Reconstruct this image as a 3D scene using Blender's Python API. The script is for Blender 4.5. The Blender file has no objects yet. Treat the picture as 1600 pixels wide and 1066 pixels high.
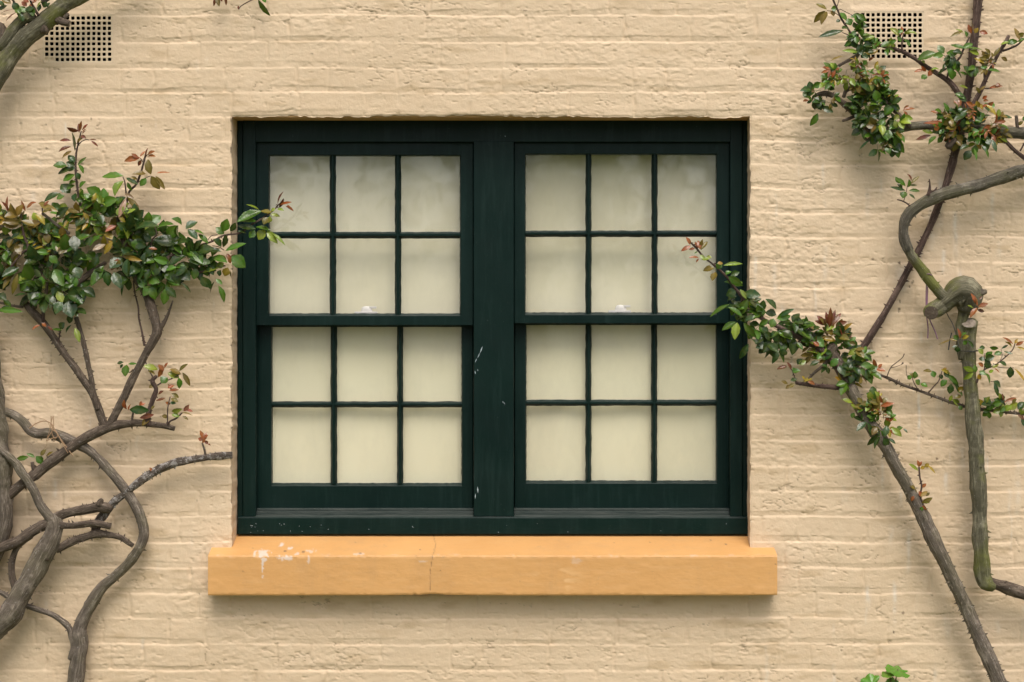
import bpy, math, random
import numpy as np
from mathutils import Vector, Matrix

# ------------------------------------------------------------------ camera, sky, sun, exposure
S = 0.00213          # metres on the wall plane per photograph pixel
D = 6.0              # distance camera - wall
Z0 = 1.75            # height of the picture centre above the ground
scene = bpy.context.scene
COL = scene.collection

cam_d = bpy.data.cameras.new("camera")
cam = bpy.data.objects.new("camera", cam_d)
COL.objects.link(cam)
cam.location = (0, -D, Z0)
cam.rotation_euler = (math.radians(90), 0, 0)
cam_d.sensor_width = 36
cam_d.lens = 36 * D / (1600 * S)
cam_d.clip_end = 500
scene.camera = cam

SUN_EL, SUN_AZ = math.radians(58), math.radians(9)   # azimuth: to the right of the wall's normal
w = bpy.data.worlds.new("World"); scene.world = w; w.use_nodes = True
nt = w.node_tree
bg = nt.nodes["Background"]
sky = nt.nodes.new("ShaderNodeTexSky"); sky.sky_type = 'NISHITA'; sky.sun_disc = False
sky.sun_elevation = SUN_EL
sky.sun_rotation = math.pi - SUN_AZ
sky.air_density = 0.7; sky.dust_density = 4.0; sky.ozone_density = 0.4
hs = nt.nodes.new("ShaderNodeHueSaturation"); hs.inputs["Saturation"].default_value = .45      # thin high cloud: a paler sky
nt.links.new(sky.outputs[0], hs.inputs["Color"]); nt.links.new(hs.outputs[0], bg.inputs[0]); bg.inputs[1].default_value = 0.15
sun_d = bpy.data.lights.new("sun", 'SUN'); sun_d.energy = 1.35; sun_d.angle = math.radians(32)
sun_d.color = (1.0, 0.94, 0.85)
sun = bpy.data.objects.new("sun", sun_d); COL.objects.link(sun)
sd = Vector((math.sin(SUN_AZ) * math.cos(SUN_EL), -math.cos(SUN_AZ) * math.cos(SUN_EL), math.sin(SUN_EL)))
sun.rotation_euler = sd.to_track_quat('Z', 'Y').to_euler(); sun.location = (3, -6, 8)
scene.view_settings.view_transform = 'Standard'
scene.view_settings.look = 'None'
scene.view_settings.exposure = 0.42
scene.view_settings.gamma = 1

# ------------------------------------------------------------------ helpers
def W(px, py, y=0.0):
    """the point at depth y (metres behind the wall face) seen at a photograph pixel"""
    k = (D + y) / D
    return Vector(((px - 800) * S * k, y, Z0 + (533 - py) * S * k))

class MB:
    def __init__(s): s.v = []; s.f = []; s.c = []
    def add(s, vs, fs, col=None):
        b = len(s.v); s.v += [tuple(v) for v in vs]; s.f += [tuple(b + i for i in f) for f in fs]
        if col is not None: s.c += [col] * len(vs)
    def build(s, name, mat, parent=None, smooth=False):
        me = bpy.data.meshes.new(name); me.from_pydata(s.v, [], s.f); me.update()
        if s.c:
            a = me.color_attributes.new("tint", 'FLOAT_COLOR', 'POINT')
            a.data.foreach_set("color", np.array([(*c, 1.0) for c in s.c], dtype=np.float32).ravel())
        if smooth: me.polygons.foreach_set("use_smooth", [True] * len(me.polygons))
        me.materials.append(mat)
        o = bpy.data.objects.new(name, me); COL.objects.link(o)
        if parent is not None: o.parent = parent; o.matrix_parent_inverse = parent.matrix_world.inverted()
        return o

def tag(o, label=None, cat=None, group=None, kind=None):
    if label: o["label"] = label
    if cat: o["category"] = cat
    if group: o["group"] = group
    if kind: o["kind"] = kind
    return o

def empty(name, loc, label, cat, group=None):
    o = bpy.data.objects.new(name, None); COL.objects.link(o); o.location = loc
    o.empty_display_size = 0.1
    o.matrix_world = Matrix.Translation(loc)
    return tag(o, label, cat, group)

_tab = np.random.RandomState(7).rand(65536).astype(np.float32)
def vnoise(x, y, seed=0):
    xi = np.floor(x).astype(np.int64); yi = np.floor(y).astype(np.int64)
    xf = (x - xi).astype(np.float32); yf = (y - yi).astype(np.float32)
    xf = xf * xf * xf * (xf * (xf * 6 - 15) + 10); yf = yf * yf * yf * (yf * (yf * 6 - 15) + 10)
    def h(a, b): return _tab[((a * 73856093) ^ (b * 19349663) ^ (seed * 83492791)) & 65535]
    return ((h(xi, yi) * (1 - xf) + h(xi + 1, yi) * xf) * (1 - yf) + (h(xi, yi + 1) * (1 - xf) + h(xi + 1, yi + 1) * xf) * yf) * 2 - 1
def fbm(x, y, o=3, seed=0):
    r = 0; a = 1.0; t = 0
    for k in range(o):
        r = r + a * vnoise(x * 2 ** k + 31.7 * k, y * 2 ** k - 17.3 * k, seed + k); t += a; a *= 0.5
    return r / t
def sstep(a, b, x):
    t = np.clip((x - a) / (b - a), 0, 1); return t * t * (3 - 2 * t)

# ------------------------------------------------------------------ materials
def mat(name, base=(.5, .5, .5), rough=.5, spec=.5):
    m = bpy.data.materials.new(name); m.use_nodes = True
    b = m.node_tree.nodes["Principled BSDF"]
    b.inputs["Base Color"].default_value = (*base, 1); b.inputs["Roughness"].default_value = rough
    b.inputs["Specular IOR Level"].default_value = spec
    return m, m.node_tree, b
def N(t, typ, **kw):
    n = t.nodes.new(typ)
    for k, v in kw.items():
        if k in n.inputs.keys(): n.inputs[k].default_value = v
        else: setattr(n, k, v)
    return n
def objco(t, scale=(1, 1, 1)):
    tc = N(t, "ShaderNodeTexCoord"); mp = N(t, "ShaderNodeMapping"); mp.inputs["Scale"].default_value = scale
    t.links.new(tc.outputs["Object"], mp.inputs[0]); return mp.outputs[0]
def noise(t, vec, scale, detail=4, rough=.55):
    n = N(t, "ShaderNodeTexNoise"); n.inputs["Scale"].default_value = scale; n.inputs["Detail"].default_value = detail
    n.inputs["Roughness"].default_value = rough; t.links.new(vec, n.inputs["Vector"]); return n.outputs[0]
def ramp(t, src, pts):
    r = N(t, "ShaderNodeValToRGB"); e = r.color_ramp.elements
    while len(e) < len(pts): e.new(0.5)
    for i, (p, c) in enumerate(pts): e[i].position = p; e[i].color = (*c, 1) if len(c) == 3 else c
    t.links.new(src, r.inputs[0]); return r.outputs[0]
def mix(t, fac, a, b, mode='MIX'):
    m = N(t, "ShaderNodeMix"); m.data_type = 'RGBA'; m.blend_type = mode
    for i, s in ((0, fac), (6, a), (7, b)):
        if isinstance(s, (int, float)): m.inputs[i].default_value = s
        elif isinstance(s, tuple): m.inputs[i].default_value = (*s, 1)
        else: t.links.new(s, m.inputs[i])
    return m.outputs[2]
def bump(t, h, dist, strength, b, prev=None):
    n = N(t, "ShaderNodeBump"); n.inputs["Distance"].default_value = dist; n.inputs["Strength"].default_value = strength
    t.links.new(h, n.inputs["Height"])
    if prev is not None: t.links.new(prev, n.inputs["Normal"])
    t.links.new(n.outputs[0], b.inputs["Normal"]); return n.outputs[0]

# wall paint
M_wall, t, b = mat("cream_masonry_paint", rough=.62, spec=.3)
v = objco(t)
c1 = ramp(t, noise(t, v, 1.1, 5), [(.3, (.635, .478, .314)), (.7, (.705, .542, .370))])
c2 = mix(t, ramp(t, noise(t, v, 28, 4), [(.42, (0, 0, 0)), (.75, (.35, .35, .35))]), c1, (.70, .565, .40))
at = N(t, "ShaderNodeAttribute"); at.attribute_name = "tint"
sp = N(t, "ShaderNodeSeparateColor"); t.links.new(at.outputs["Color"], sp.inputs[0])
c3 = mix(t, sp.outputs[0], c2, (.70, .66, .60))
c4 = mix(t, sp.outputs[1], c3, (.06, .035, .02))
c5 = mix(t, sp.outputs[2], c4, (.42, .29, .15))
t.links.new(c5, b.inputs["Base Color"])
p = bump(t, noise(t, v, 60, 7, .65), .0030, .7, b)
v2 = objco(t, (1, 1, 2.2))
p = bump(t, noise(t, v2, 260, 3, .6), .0010, .6, b, p)

M_vent, t, b = mat("vent_paint", rough=.6, spec=.3)
v = objco(t)
t.links.new(ramp(t, noise(t, v, 12, 4), [(.3, (.64, .50, .33)), (.7, (.70, .56, .39))]), b.inputs["Base Color"])
bump(t, noise(t, v, 120, 4), .001, .5, b)
M_dark, _, _ = mat("dark_void", (.006, .005, .005), .95, .1)  # near-black colour stands in for the darkness of unlit hollows

# green gloss paint
M_green, t, b = mat("green_gloss_paint", rough=.34, spec=.16)
v = objco(t)
c = ramp(t, noise(t, v, 3.5, 5), [(.3, (.0022, .0115, .0098)), (.7, (.0042, .0165, .0135))])
c = mix(t, ramp(t, noise(t, objco(t, (1, 1, .1)), 40, 5, .7), [(.5, (0, 0, 0)), (.72, (.5,) * 3)]), c, (.014, .032, .028))
fl = ramp(t, noise(t, v, 170, 2), [(.735, (0, 0, 0)), (.76, (.35, .35, .35))])
c = mix(t, fl, c, (.10, .13, .11))
tcn = N(t, "ShaderNodeAttribute"); tcn.attribute_name = "tint"
sp = N(t, "ShaderNodeSeparateColor"); t.links.new(tcn.outputs["Color"], sp.inputs[0])
c = mix(t, sp.outputs[0], c, (.35, .42, .45))
t.links.new(c, b.inputs["Base Color"])
t.links.new(ramp(t, noise(t, v, 9, 3), [(.3, (.30,) * 3), (.7, (.48,) * 3)]), b.inputs["Roughness"])
p = bump(t, noise(t, objco(t, (1, 1, .12)), 130, 4), .0009, .35, b)
bump(t, noise(t, v, 30, 3), .002, .3, b, p)
M_greenh = M_green.copy(); M_greenh.name = "green_gloss_paint_rail"
for n in M_greenh.node_tree.nodes:
    if n.type == 'MAPPING' and abs(n.inputs["Scale"].default_value[2] - .12) < .01: n.inputs["Scale"].default_value = (.12, 1, 1)
M_ledge, t, b = mat("weathered_green_ledge", rough=.7, spec=.3)
v = objco(t, (.1, 1, 1))
t.links.new(ramp(t, noise(t, v, 90, 5, .7), [(.35, (.02, .032, .028)), (.6, (.055, .065, .058)), (.8, (.12, .12, .10))]), b.inputs["Base Color"])
bump(t, noise(t, v, 140, 4), .001, .6, b)
M_lintel, t, b = mat("tan_lintel_paint", rough=.6, spec=.3)
t.links.new(ramp(t, noise(t, objco(t, (.1, 1, 1)), 25, 4), [(.3, (.52, .30, .13)), (.7, (.64, .40, .19))]), b.inputs["Base Color"])

# orange sill
M_sill, t, b = mat("orange_sill_paint", rough=.5, spec=.35)
v = objco(t)
c = ramp(t, noise(t, v, 4, 5), [(.3, (.615, .325, .115)), (.7, (.67, .365, .135))])
c = mix(t, ramp(t, noise(t, objco(t, (.25, 1, 1)), 60, 4), [(.5, (0, 0, 0)), (.8, (.25,) * 3)]), c, (.66, .41, .20))
c = mix(t, ramp(t, noise(t, objco(t, (1, 1, .35)), 7, 7, .7), [(.52, (0, 0, 0)), (.74, (.42,) * 3)]), c, (.46, .27, .12))
c = mix(t, ramp(t, noise(t, v, 55, 5, .7), [(.62, (0, 0, 0)), (.72, (.5,) * 3)]), c, (.42, .26, .13))
at = N(t, "ShaderNodeAttribute"); at.attribute_name = "tint"
sp = N(t, "ShaderNodeSeparateColor"); t.links.new(at.outputs["Color"], sp.inputs[0])
c = mix(t, sp.outputs[0], c, (.68, .62, .56))
c = mix(t, sp.outputs[1], c, (.16, .10, .06))
c = mix(t, sp.outputs[2], c, (.80, .50, .24))
t.links.new(c, b.inputs["Base Color"])
p = bump(t, noise(t, objco(t, (.2, 1, 1)), 150, 4), .0008, .5, b)
bump(t, noise(t, v, 25, 4), .0025, .35, b, p)

# glass: thin pane
M_glass = bpy.data.materials.new("window_glass"); M_glass.use_nodes = True
t = M_glass.node_tree; t.nodes.clear()
out = N(t, "ShaderNodeOutputMaterial"); mx = N(t, "ShaderNodeMixShader"); tr = N(t, "ShaderNodeBsdfTransparent")
tr.inputs[0].default_value = (.975, .98, .965, 1)
gl = N(t, "ShaderNodeBsdfGlossy"); gl.inputs["Roughness"].default_value = .035
gg = N(t, "ShaderNodeNewGeometry"); dt = N(t, "ShaderNodeVectorMath", operation='DOT_PRODUCT')
t.links.new(gg.outputs["Normal"], dt.inputs[0]); t.links.new(gg.outputs["Incoming"], dt.inputs[1])
def mth(op, a, b_=None):
    m_ = N(t, "ShaderNodeMath", operation=op)
    for i, q in enumerate((a, b_)):
        if q is None: continue
        if isinstance(q, (int, float)): m_.inputs[i].default_value = q
        else: t.links.new(q, m_.inputs[i])
    return m_.outputs[0]
f1 = mth('POWER', mth('SUBTRACT', 1.0, mth('ABSOLUTE', dt.outputs["Value"])), 5.0)
fq = mth('ADD', mth('MULTIPLY', f1, .8), .11)
t.links.new(fq, mx.inputs[0])
t.links.new(tr.outputs[0], mx.inputs[1]); t.links.new(gl.outputs[0], mx.inputs[2])
# a little dust and old smears on the outside
df = N(t, "ShaderNodeBsdfDiffuse"); df.inputs[0].default_value = (.55, .53, .46, 1)
mx2 = N(t, "ShaderNodeMixShader")
v = objco(t)
d1 = ramp(t, noise(t, objco(t, (1, 1, .5)), 9, 6, .65), [(.45, (.008,) * 3), (.75, (.09,) * 3)])
t.links.new(d1, mx2.inputs[0]); t.links.new(mx.outputs[0], mx2.inputs[1]); t.links.new(df.outputs[0], mx2.inputs[2])
bn = N(t, "ShaderNodeBump"); bn.inputs["Distance"].default_value = .004; bn.inputs["Strength"].default_value = .25
t.links.new(noise(t, v, 5, 2), bn.inputs["Height"]); t.links.new(bn.outputs[0], gl.inputs["Normal"])
t.links.new(mx2.outputs[0], out.inputs[0])

M_blind, t, b = mat("cream_blind_cloth", rough=.85, spec=.15)
v = objco(t)
t.links.new(ramp(t, noise(t, objco(t, (1, 1, .35)), 3, 4), [(.3, (.80, .74, .55)), (.7, (.86, .80, .61))]), b.inputs["Base Color"])
wv = N(t, "ShaderNodeTexWave"); wv.inputs["Scale"].default_value = 160; wv.bands_direction = 'Z'; t.links.new(v, wv.inputs[0])
bump(t, wv.outputs[1], .0003, .3, b)
M_white, _, _ = mat("white_latch", (.72, .68, .66), .35)

# bark
def bark(name, cols, moss=0.0, lich=.2):
    m, t, b = mat(name, rough=.8, spec=.25)
    uv = N(t, "ShaderNodeUVMap"); mp = N(t, "ShaderNodeMapping"); mp.inputs["Scale"].default_value = (1, .11, 1)
    t.links.new(uv.outputs[0], mp.inputs[0])
    a = noise(t, mp.outputs[0], 4.2, 9, .72)
    c = ramp(t, a, [(.34, tuple(q * .62 for q in cols[0])), (.50, tuple(q * 1.02 for q in cols[1])), (.64, tuple(q * 1.40 for q in cols[2]))])
    v = objco(t)
    c = mix(t, ramp(t, noise(t, v, 34, 5, .6), [(.40, (0, 0, 0)), (.62, (.5,) * 3)]), c, tuple(q * .6 for q in cols[1]))
    v = objco(t)
    c = mix(t, ramp(t, noise(t, v, 15, 6, .7), [(.55, (0, 0, 0)), (.68, (.6,) * 3)]), c, tuple(q * 1.5 for q in cols[2]))
    if moss: c = mix(t, ramp(t, noise(t, v, 7, 5, .6), [(.47, (0, 0, 0)), (.60, (moss,) * 3)]), c, (.155, .165, .030))
    c = mix(t, ramp(t, noise(t, v, 130, 3), [(.66, (0, 0, 0)), (.70, (min(1, lich * 3),) * 3)]), c, (.45, .42, .38))
    if lich > .5: c = mix(t, ramp(t, noise(t, v, 60, 5, .7), [(.50, (0, 0, 0)), (.57, (.75,) * 3)]), c, (.42, .39, .36))
    t.links.new(c, b.inputs["Base Color"])
    p = bump(t, a, .007, 1.0, b)
    bump(t, noise(t, v, 110, 5, .65), .0035, .9, b, p)
    return m
M_bark = bark("brown_bark", [(.050, .034, .024), (.120, .088, .064), (.21, .165, .125)], 0, .15)
M_grey = bark("grey_bark", [(.075, .058, .043), (.170, .136, .104), (.30, .25, .20)], .12, .2)
M_moss = bark("mossy_bark", [(.065, .058, .034), (.15, .135, .085), (.24, .22, .15)], .75, .15)
M_lich = bark("lichen_bark", [(.05, .035, .028), (.11, .085, .065), (.2, .17, .14)], 0, .8)
M_twig = bark("red_brown_twig", [(.045, .026, .020), (.100, .062, .048), (.165, .115, .09)], 0, .1)
M_dusk = bark("olive_brown_bark", [(.05, .043, .030), (.125, .108, .080), (.21, .185, .145)], .18, .12)
M_cut, t, b = mat("pale_cut_wood", rough=.8)
t.links.new(ramp(t, noise(t, objco(t), 90, 4), [(.3, (.16, .12, .085)), (.7, (.40, .33, .26))]), b.inputs["Base Color"])

# leaves
M_leaf = bpy.data.materials.new("rose_leaf"); M_leaf.use_nodes = True
t = M_leaf.node_tree; b = t.nodes["Principled BSDF"]; outn = t.nodes["Material Output"]
at = N(t, "ShaderNodeAttribute"); at.attribute_name = "tint"
geo = N(t, "ShaderNodeNewGeometry")
cc = mix(t, ramp(t, noise(t, objco(t), 70, 3), [(.35, (0, 0, 0)), (.7, (.35,) * 3)]), at.outputs["Color"], (.16, .15, .04))
cb = mix(t, .45, cc, (.22, .26, .12))
cm = mix(t, geo.outputs["Backfacing"], cc, cb)
t.links.new(cm, b.inputs["Base Color"])
b.inputs["Roughness"].default_value = .16; b.inputs["Specular IOR Level"].default_value = .42
bump(t, noise(t, objco(t), 120, 3), .0022, .55, b)
tl = N(t, "ShaderNodeBsdfTranslucent"); t.links.new(cm, tl.inputs[0])
ms = N(t, "ShaderNodeMixShader"); ms.inputs[0].default_value = .22
t.links.new(b.outputs[0], ms.inputs[1]); t.links.new(tl.outputs[0], ms.inputs[2]); t.links.new(ms.outputs[0], outn.inputs[0])

M_ground, t, b = mat("garden_ground", rough=.9, spec=.2)
t.links.new(ramp(t, noise(t, objco(t), 2.2, 8, .7), [(.3, (.06, .075, .025)), (.55, (.11, .13, .045)), (.8, (.19, .16, .10))]), b.inputs["Base Color"])
M_raffia, _, _ = mat("dry_raffia", (.36, .22, .12), .7)
M_string, _, _ = mat("purple_string", (.26, .13, .20), .7)
M_wire, _, _ = mat("black_wire", (.03, .028, .025), .5)

# ------------------------------------------------------------------ ground
g = MB()
n = 40
gx = np.concatenate([np.linspace(-200, -12, 8), np.linspace(-10, 10, 24), np.linspace(12, 200, 8)])
gy = np.concatenate([np.linspace(-200, -12, 8), np.linspace(-10, 4, 20), np.linspace(12, 200, 8)])
vs = [(x, y, 0.02 * math.sin(x * 2.1) * math.cos(y * 1.7)) for y in gy for x in gx]
nx = len(gx)
fs = [(j * nx + i, j * nx + i + 1, (j + 1) * nx + i + 1, (j + 1) * nx + i) for j in range(len(gy) - 1) for i in range(nx - 1)]
g.add(vs, fs)
tag(g.build("ground", M_ground, smooth=True), kind="structure")

# ------------------------------------------------------------------ garden trees across the lawn (seen in the glass)
M_tleaf, t, b = mat("tree_leaf", rough=.5, spec=.4)
t.links.new(ramp(t, noise(t, objco(t), .9, 4), [(.3, (.035, .065, .018)), (.7, (.10, .15, .035))]), b.inputs["Base Color"])
def garden_tree(x, y, h, R, seed, label):
    rs = random.Random(seed); root = empty("garden_tree", (x, y, 0), label, "tree", "trees across the garden")
    m = MB(); vs, fs = [], []
    def limb(p, q, r0, r1):
        d = (q - p).normalized(); a = d.cross(Vector((.3, 1, .2))).normalized(); b_ = d.cross(a); v0 = []
        for c, r_ in ((p, r0), (q, r1)):
            for k in range(8): th = k * math.pi / 4; v0.append(c + (a * math.cos(th) + b_ * math.sin(th)) * r_)
        m.add(v0, [(k, (k + 1) % 8, 8 + (k + 1) % 8, 8 + k) for k in range(8)])
    top = Vector((x, y, h * .55)); limb(Vector((x, y, -.1)), Vector((x + .1, y, h * .3)), .24, .18); limb(Vector((x + .1, y, h * .3)), top, .18, .10)
    cl = []
    for k in range(11):
        th = rs.uniform(0, 6.28); q = Vector((x + math.cos(th) * R * rs.uniform(.3, .85), y + math.sin(th) * R * rs.uniform(.3, .85), h * rs.uniform(.42, .92)))
        limb(Vector((x + .1, y, h * rs.uniform(.28, .5))), q, .07, .02); cl.append((q, R * rs.uniform(.35, .55)))
    m.build("trunk", M_bark2, root)
    l = MB()
    for (c, r_) in cl:
        for _ in range(230):
            d = Vector((rs.gauss(0, 1), rs.gauss(0, 1), rs.gauss(0, .8))).normalized() * r_ * rs.uniform(.5, 1.1)
            p = c + d; a = Vector((rs.gauss(0, 1), rs.gauss(0, 1), rs.gauss(0, 1))).normalized(); b_ = a.cross(d).normalized(); s_ = rs.uniform(.07, .15)
            l.add([p - a * s_, p + b_ * s_ * .5, p + a * s_, p - b_ * s_ * .5], [(0, 1, 2, 3)])
    l.build("crown", M_tleaf, root)
M_bark2, _, _ = mat("tree_bark", (.09, .07, .05), .85)
for i, (x, y, h, R, lb) in enumerate([(-10.5, -17, 8.6, 3.3, "broad leafy tree at the far left across the garden"), (-4.8, -19, 9.2, 3.4, "leafy tree left of centre across the garden"),
        (.4, -18, 7.4, 3.2, "lower rounded tree straight across the garden"), (5.6, -19.5, 9.4, 3.4, "tall leafy tree right of centre across the garden"), (10.8, -17, 8.4, 3.3, "broad leafy tree at the far right across the garden")]):
    garden_tree(x, y, h, R, 40 + i, lb)

# ------------------------------------------------------------------ the painted brick wall
OX0, OX1, OY0, OY1 = 362.0, 1172.0, 182.0, 862.0      # opening on the wall face, in photograph pixels
VENTS = [(67.5, 23.0, 176.5, 98.5), (1334.2, 18.0, 1443.2, 93.5)]
ROWS = [-17, 23, 65, 106, 144, 182, 220, 257, 294, 332, 370, 410, 449, 488, 527.5, 567, 607.5, 648, 688, 728, 768, 807, 847.5, 887, 927, 966, 1006, 1047]
ROWS = [-17 - 39.7 * k for k in range(24, 0, -1)] + ROWS + [1047 + 39.7 * k for k in range(1, 12)]
ROWS = np.array(ROWS, dtype=np.float64)

def axis(lo, hi, flo, fhi, fine, coarse, must):
    a = list(np.arange(lo, flo, coarse)) + list(np.arange(flo, fhi, fine)) + list(np.arange(fhi, hi, coarse)) + [hi]
    a = np.array(a)
    for m in must: a[np.argmin(abs(a - m))] = m
    return a
XS = axis(-1300, 2900, -40, 1640, 1.9, 9, [OX0, OX1] + [v[0] for v in VENTS] + [v[2] for v in VENTS])
YS = axis(-950, 1354, -30, 1096, 1.35, 8, [OY0, OY1] + [v[1] for v in VENTS] + [v[3] for v in VENTS])

def joint_list():
    rs = random.Random(5); out = []
    for i in range(len(ROWS) + 1):
        x = -1400 - rs.random() * 60; js = []; k = rs.randint(0, 3)
        while x < 3000:
            k += 1
            x += (106 if (k + i) % 3 else 54) + rs.uniform(-6, 6)
            js.append(x)
        out.append(np.array(js))
    return out
JOINTS = joint_list()

def wall_height(X, Y):
    """relief of the wall face in metres, outwards positive"""
    wy = Y + 1.6 * vnoise(X / 90, Y / 300, 3) + 0.6 * vnoise(X / 22, Y / 120, 4) + 0.45 * vnoise(X / 7, Y / 30, 5)
    ri = np.clip(np.searchsorted(ROWS, wy, side='right') - 1, 0, len(ROWS) - 2)
    top = ROWS[ri]; nxt = ROWS[ri + 1]
    t = wy - top                      # below this course's upper arris
    u = nxt - wy                      # above the next arris
    depth = 0.0037 * np.clip(0.75 + 0.55 * vnoise(X / 70, ri * 3.1, 8) + .25 * vnoise(X / 17, ri * 5.3, 9), .12, 1.5)
    bw = 8.6 + 2.8 * vnoise(X / 60, ri * 2.3, 10)
    band = np.clip(1 - u / bw, 0, 1)
    h = -.72 * depth * (.42 * sstep(0, .22, band) + .58 * band)
    # ledge at the upper arris: a short rise, with a slightly fat paint lip
    dprev = 0.0037 * np.clip(0.75 + 0.55 * vnoise(X / 70, (ri - 1) * 3.1, 8) + .25 * vnoise(X / 17, (ri - 1) * 5.3, 9), .12, 1.5)
    h = h - .72 * dprev * (1 - sstep(0, 2.0, t)) + 0.0003 * np.exp(-((t - 4) / 3) ** 2)
    # upright joints
    brick = np.zeros_like(X); jd = np.full_like(X, 1e3)
    wx = X + 1.8 * vnoise(X / 40, Y / 11, 12)
    for r in range(len(ROWS) - 1):
        m = ri == r
        if not m.any(): continue
        J = JOINTS[r]; xx = wx[m]
        k = np.clip(np.searchsorted(J, xx), 1, len(J) - 1)
        a = J[k - 1]; c = J[k]
        near = np.where(xx - a < c - xx, k - 1, k)
        jd_ = np.minimum(xx - a, c - xx)
        st = _tab[(near * 977 + r * 131) & 65535]
        jd[m] = np.where(st < .12, jd_ + 30, jd_ + st * .6)
        brick[m] = k * 57 + r * 1013
    h = h - 0.0044 * np.exp(-(jd / 2.2) ** 2) * (0.62 + .6 * vnoise(X / 25, Y / 14, 14))
    bi = brick.astype(np.int64)
    o = _tab[(bi * 7919) & 65535] - .5; tl_ = _tab[(bi * 104729 + 3) & 65535] - .5
    soft = sstep(0, 6, jd) * sstep(0, 5, t) * (1 - band)
    h = h + soft * (0.0018 * o + 0.0010 * tl_ * np.sin(t / 39 * 3.1))
    # paint over old brick: swells, ripples, chips, hair cracks
    h = h + 0.0038 * vnoise(X / 210, Y / 160, 21) + 0.0010 * fbm(X / 48, Y / 26, 3, 22)
    h = h + 0.00070 * fbm(X / 13, Y / 6.5, 3, 26)
    rough = sstep(.05, .55, vnoise(X / 75, Y / 34, 30))
    h = h + 0.0016 * rough * fbm(X / 8, Y / 5, 3, 31)
    cr = np.abs(fbm(X / 34, Y / 17, 3, 35)); cm_ = sstep(.12, .36, fbm(X / 55, Y / 28, 2, 40))
    h = h - 0.0032 * cm_ * np.clip(1 - cr / .035, 0, 1)
    cr2 = np.abs(fbm(X / 20 + Y / 40, Y / 9, 2, 45)); cm2 = sstep(.3, .5, fbm(X / 30, Y / 18, 2, 48))
    h = h - 0.0018 * cm2 * np.clip(1 - cr2 / .06, 0, 1)
    cr3 = np.abs(fbm(X / 26 - Y / 50, Y / 13, 3, 145)); cm3 = sstep(.02, .3, fbm(X / 90, Y / 50, 2, 148))
    h = h - 0.0020 * cm3 * np.clip(1 - cr3 / .030, 0, 1)
    pit = vnoise(X / 6.0, Y / 4.2, 52)
    h = h - 0.0024 * sstep(.80, .97, pit)
    return h

X, Y = np.meshgrid(XS, YS)
H = wall_height(X, Y)
# quieter near the vents; arris slightly rounded and ragged round the opening
for (a, bb, c, d_) in VENTS:
    dd = np.maximum(np.maximum(a - X, X - c), np.maximum(bb - Y, Y - d_))
    m = 1 - sstep(1, 12, dd); H = H * (1 - m) + m * 0.0005
dd = np.maximum(np.maximum(OX0 - X, X - OX1), np.maximum(OY0 - Y, Y - OY1))
H = H - 0.004 * np.clip(1 - dd / 3.2, 0, 1) ** 2 * (dd >= 0)
Xj, Yj = X.copy(), Y.copy()
# ragged edges of the opening (in-plane)
fall = np.exp(-np.clip(dd, 0, None) / 4.0)
insy = (Y > OY0 - 3) & (Y < OY1 + 3)
Xj += np.where(insy, fall * (1.2 * vnoise(Y / 9, X * 0 + 1, 60) + .9 * vnoise(Y / 30, X * 0 + 5, 61)) * (np.abs(X - OX0) < 14), 0)
Xj += np.where(insy, fall * (1.2 * vnoise(Y / 9, X * 0 + 3, 62) + .9 * vnoise(Y / 30, X * 0 + 7, 63)) * (np.abs(X - OX1) < 14), 0)
insx = (X > OX0 - 3) & (X < OX1 + 3)
Yj += np.where(insx & (np.abs(Y - OY0) < 14), fall * (1.3 * vnoise(X / 7, Y * 0 + 3, 64) + 1.6 * vnoise(X / 38, Y * 0 + 7, 65)), 0)

# stains: white run marks, dark specks and rusty rubs (red = white, green = dark, blue = tan)
T = np.zeros(X.shape + (4,), dtype=np.float32); T[..., 3] = 1
rs = random.Random(11)
def streak(x, y, ln, wd, a):
    m = (np.abs(X - x) < wd * 3 + 3) & (Y > y - 8) & (Y < y + ln + 12)
    if not m.any(): return
    xx = X[m] - x - 1.2 * vnoise(Y[m] / 25, X[m] * 0 + x, 70)
    val = a * np.exp(-(xx / wd) ** 2) * sstep(-4, 4, Y[m] - y) * (1 - sstep(ln * .5, ln, Y[m] - y)) * (.6 + .6 * vnoise(X[m] / 4, Y[m] / 9, 71))
    T[..., 0][m] = np.maximum(T[..., 0][m], np.clip(val, 0, 1))
for (x, y, ln, wd, a) in [(1436, 590, 130, 1.6, .8), (1470, 280, 90, 4, .45), (1455, 290, 130, 7, .3), (1410, 415, 60, 9, .35), (1492, 330, 90, 3, .5),
        (1537, 705, 60, 2, .5), (1468, 605, 60, 5, .35), (1440, 495, 60, 2, .5), (1550, 300, 70, 3, .4), (1362, 690, 40, 2, .4), (1380, 745, 25, 2, .5),
        (1340, 600, 60, 2.5, .4), (1478, 740, 40, 3, .5), (1560, 970, 25, 3, .5), (60, 250, 50, 5, .4), (101, 190, 34, 1.2, .6), (75, 560, 30, 2, .35),
        (85, 745, 40, 3, .45), (222, 1000, 20, 2, .5), (52, 300, 40, 4, .3), (1500, 420, 50, 4, .4), (1585, 640, 60, 3, .35), (1425, 250, 60, 3, .3),
        (1320, 760, 40, 5, .2), (1480, 960, 50, 6, .2), (1590, 720, 120, 4, .25)]:
    streak(x, y, ln, wd, a)
for _ in range(46): streak(rs.uniform(1180, 1620), rs.uniform(230, 1040), rs.uniform(15, 90), rs.uniform(1, 3.5), rs.uniform(.2, .5))
for _ in range(22): streak(rs.uniform(0, 340), rs.uniform(0, 1040), rs.uniform(10, 40), rs.uniform(1, 3), rs.uniform(.1, .3))
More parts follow.
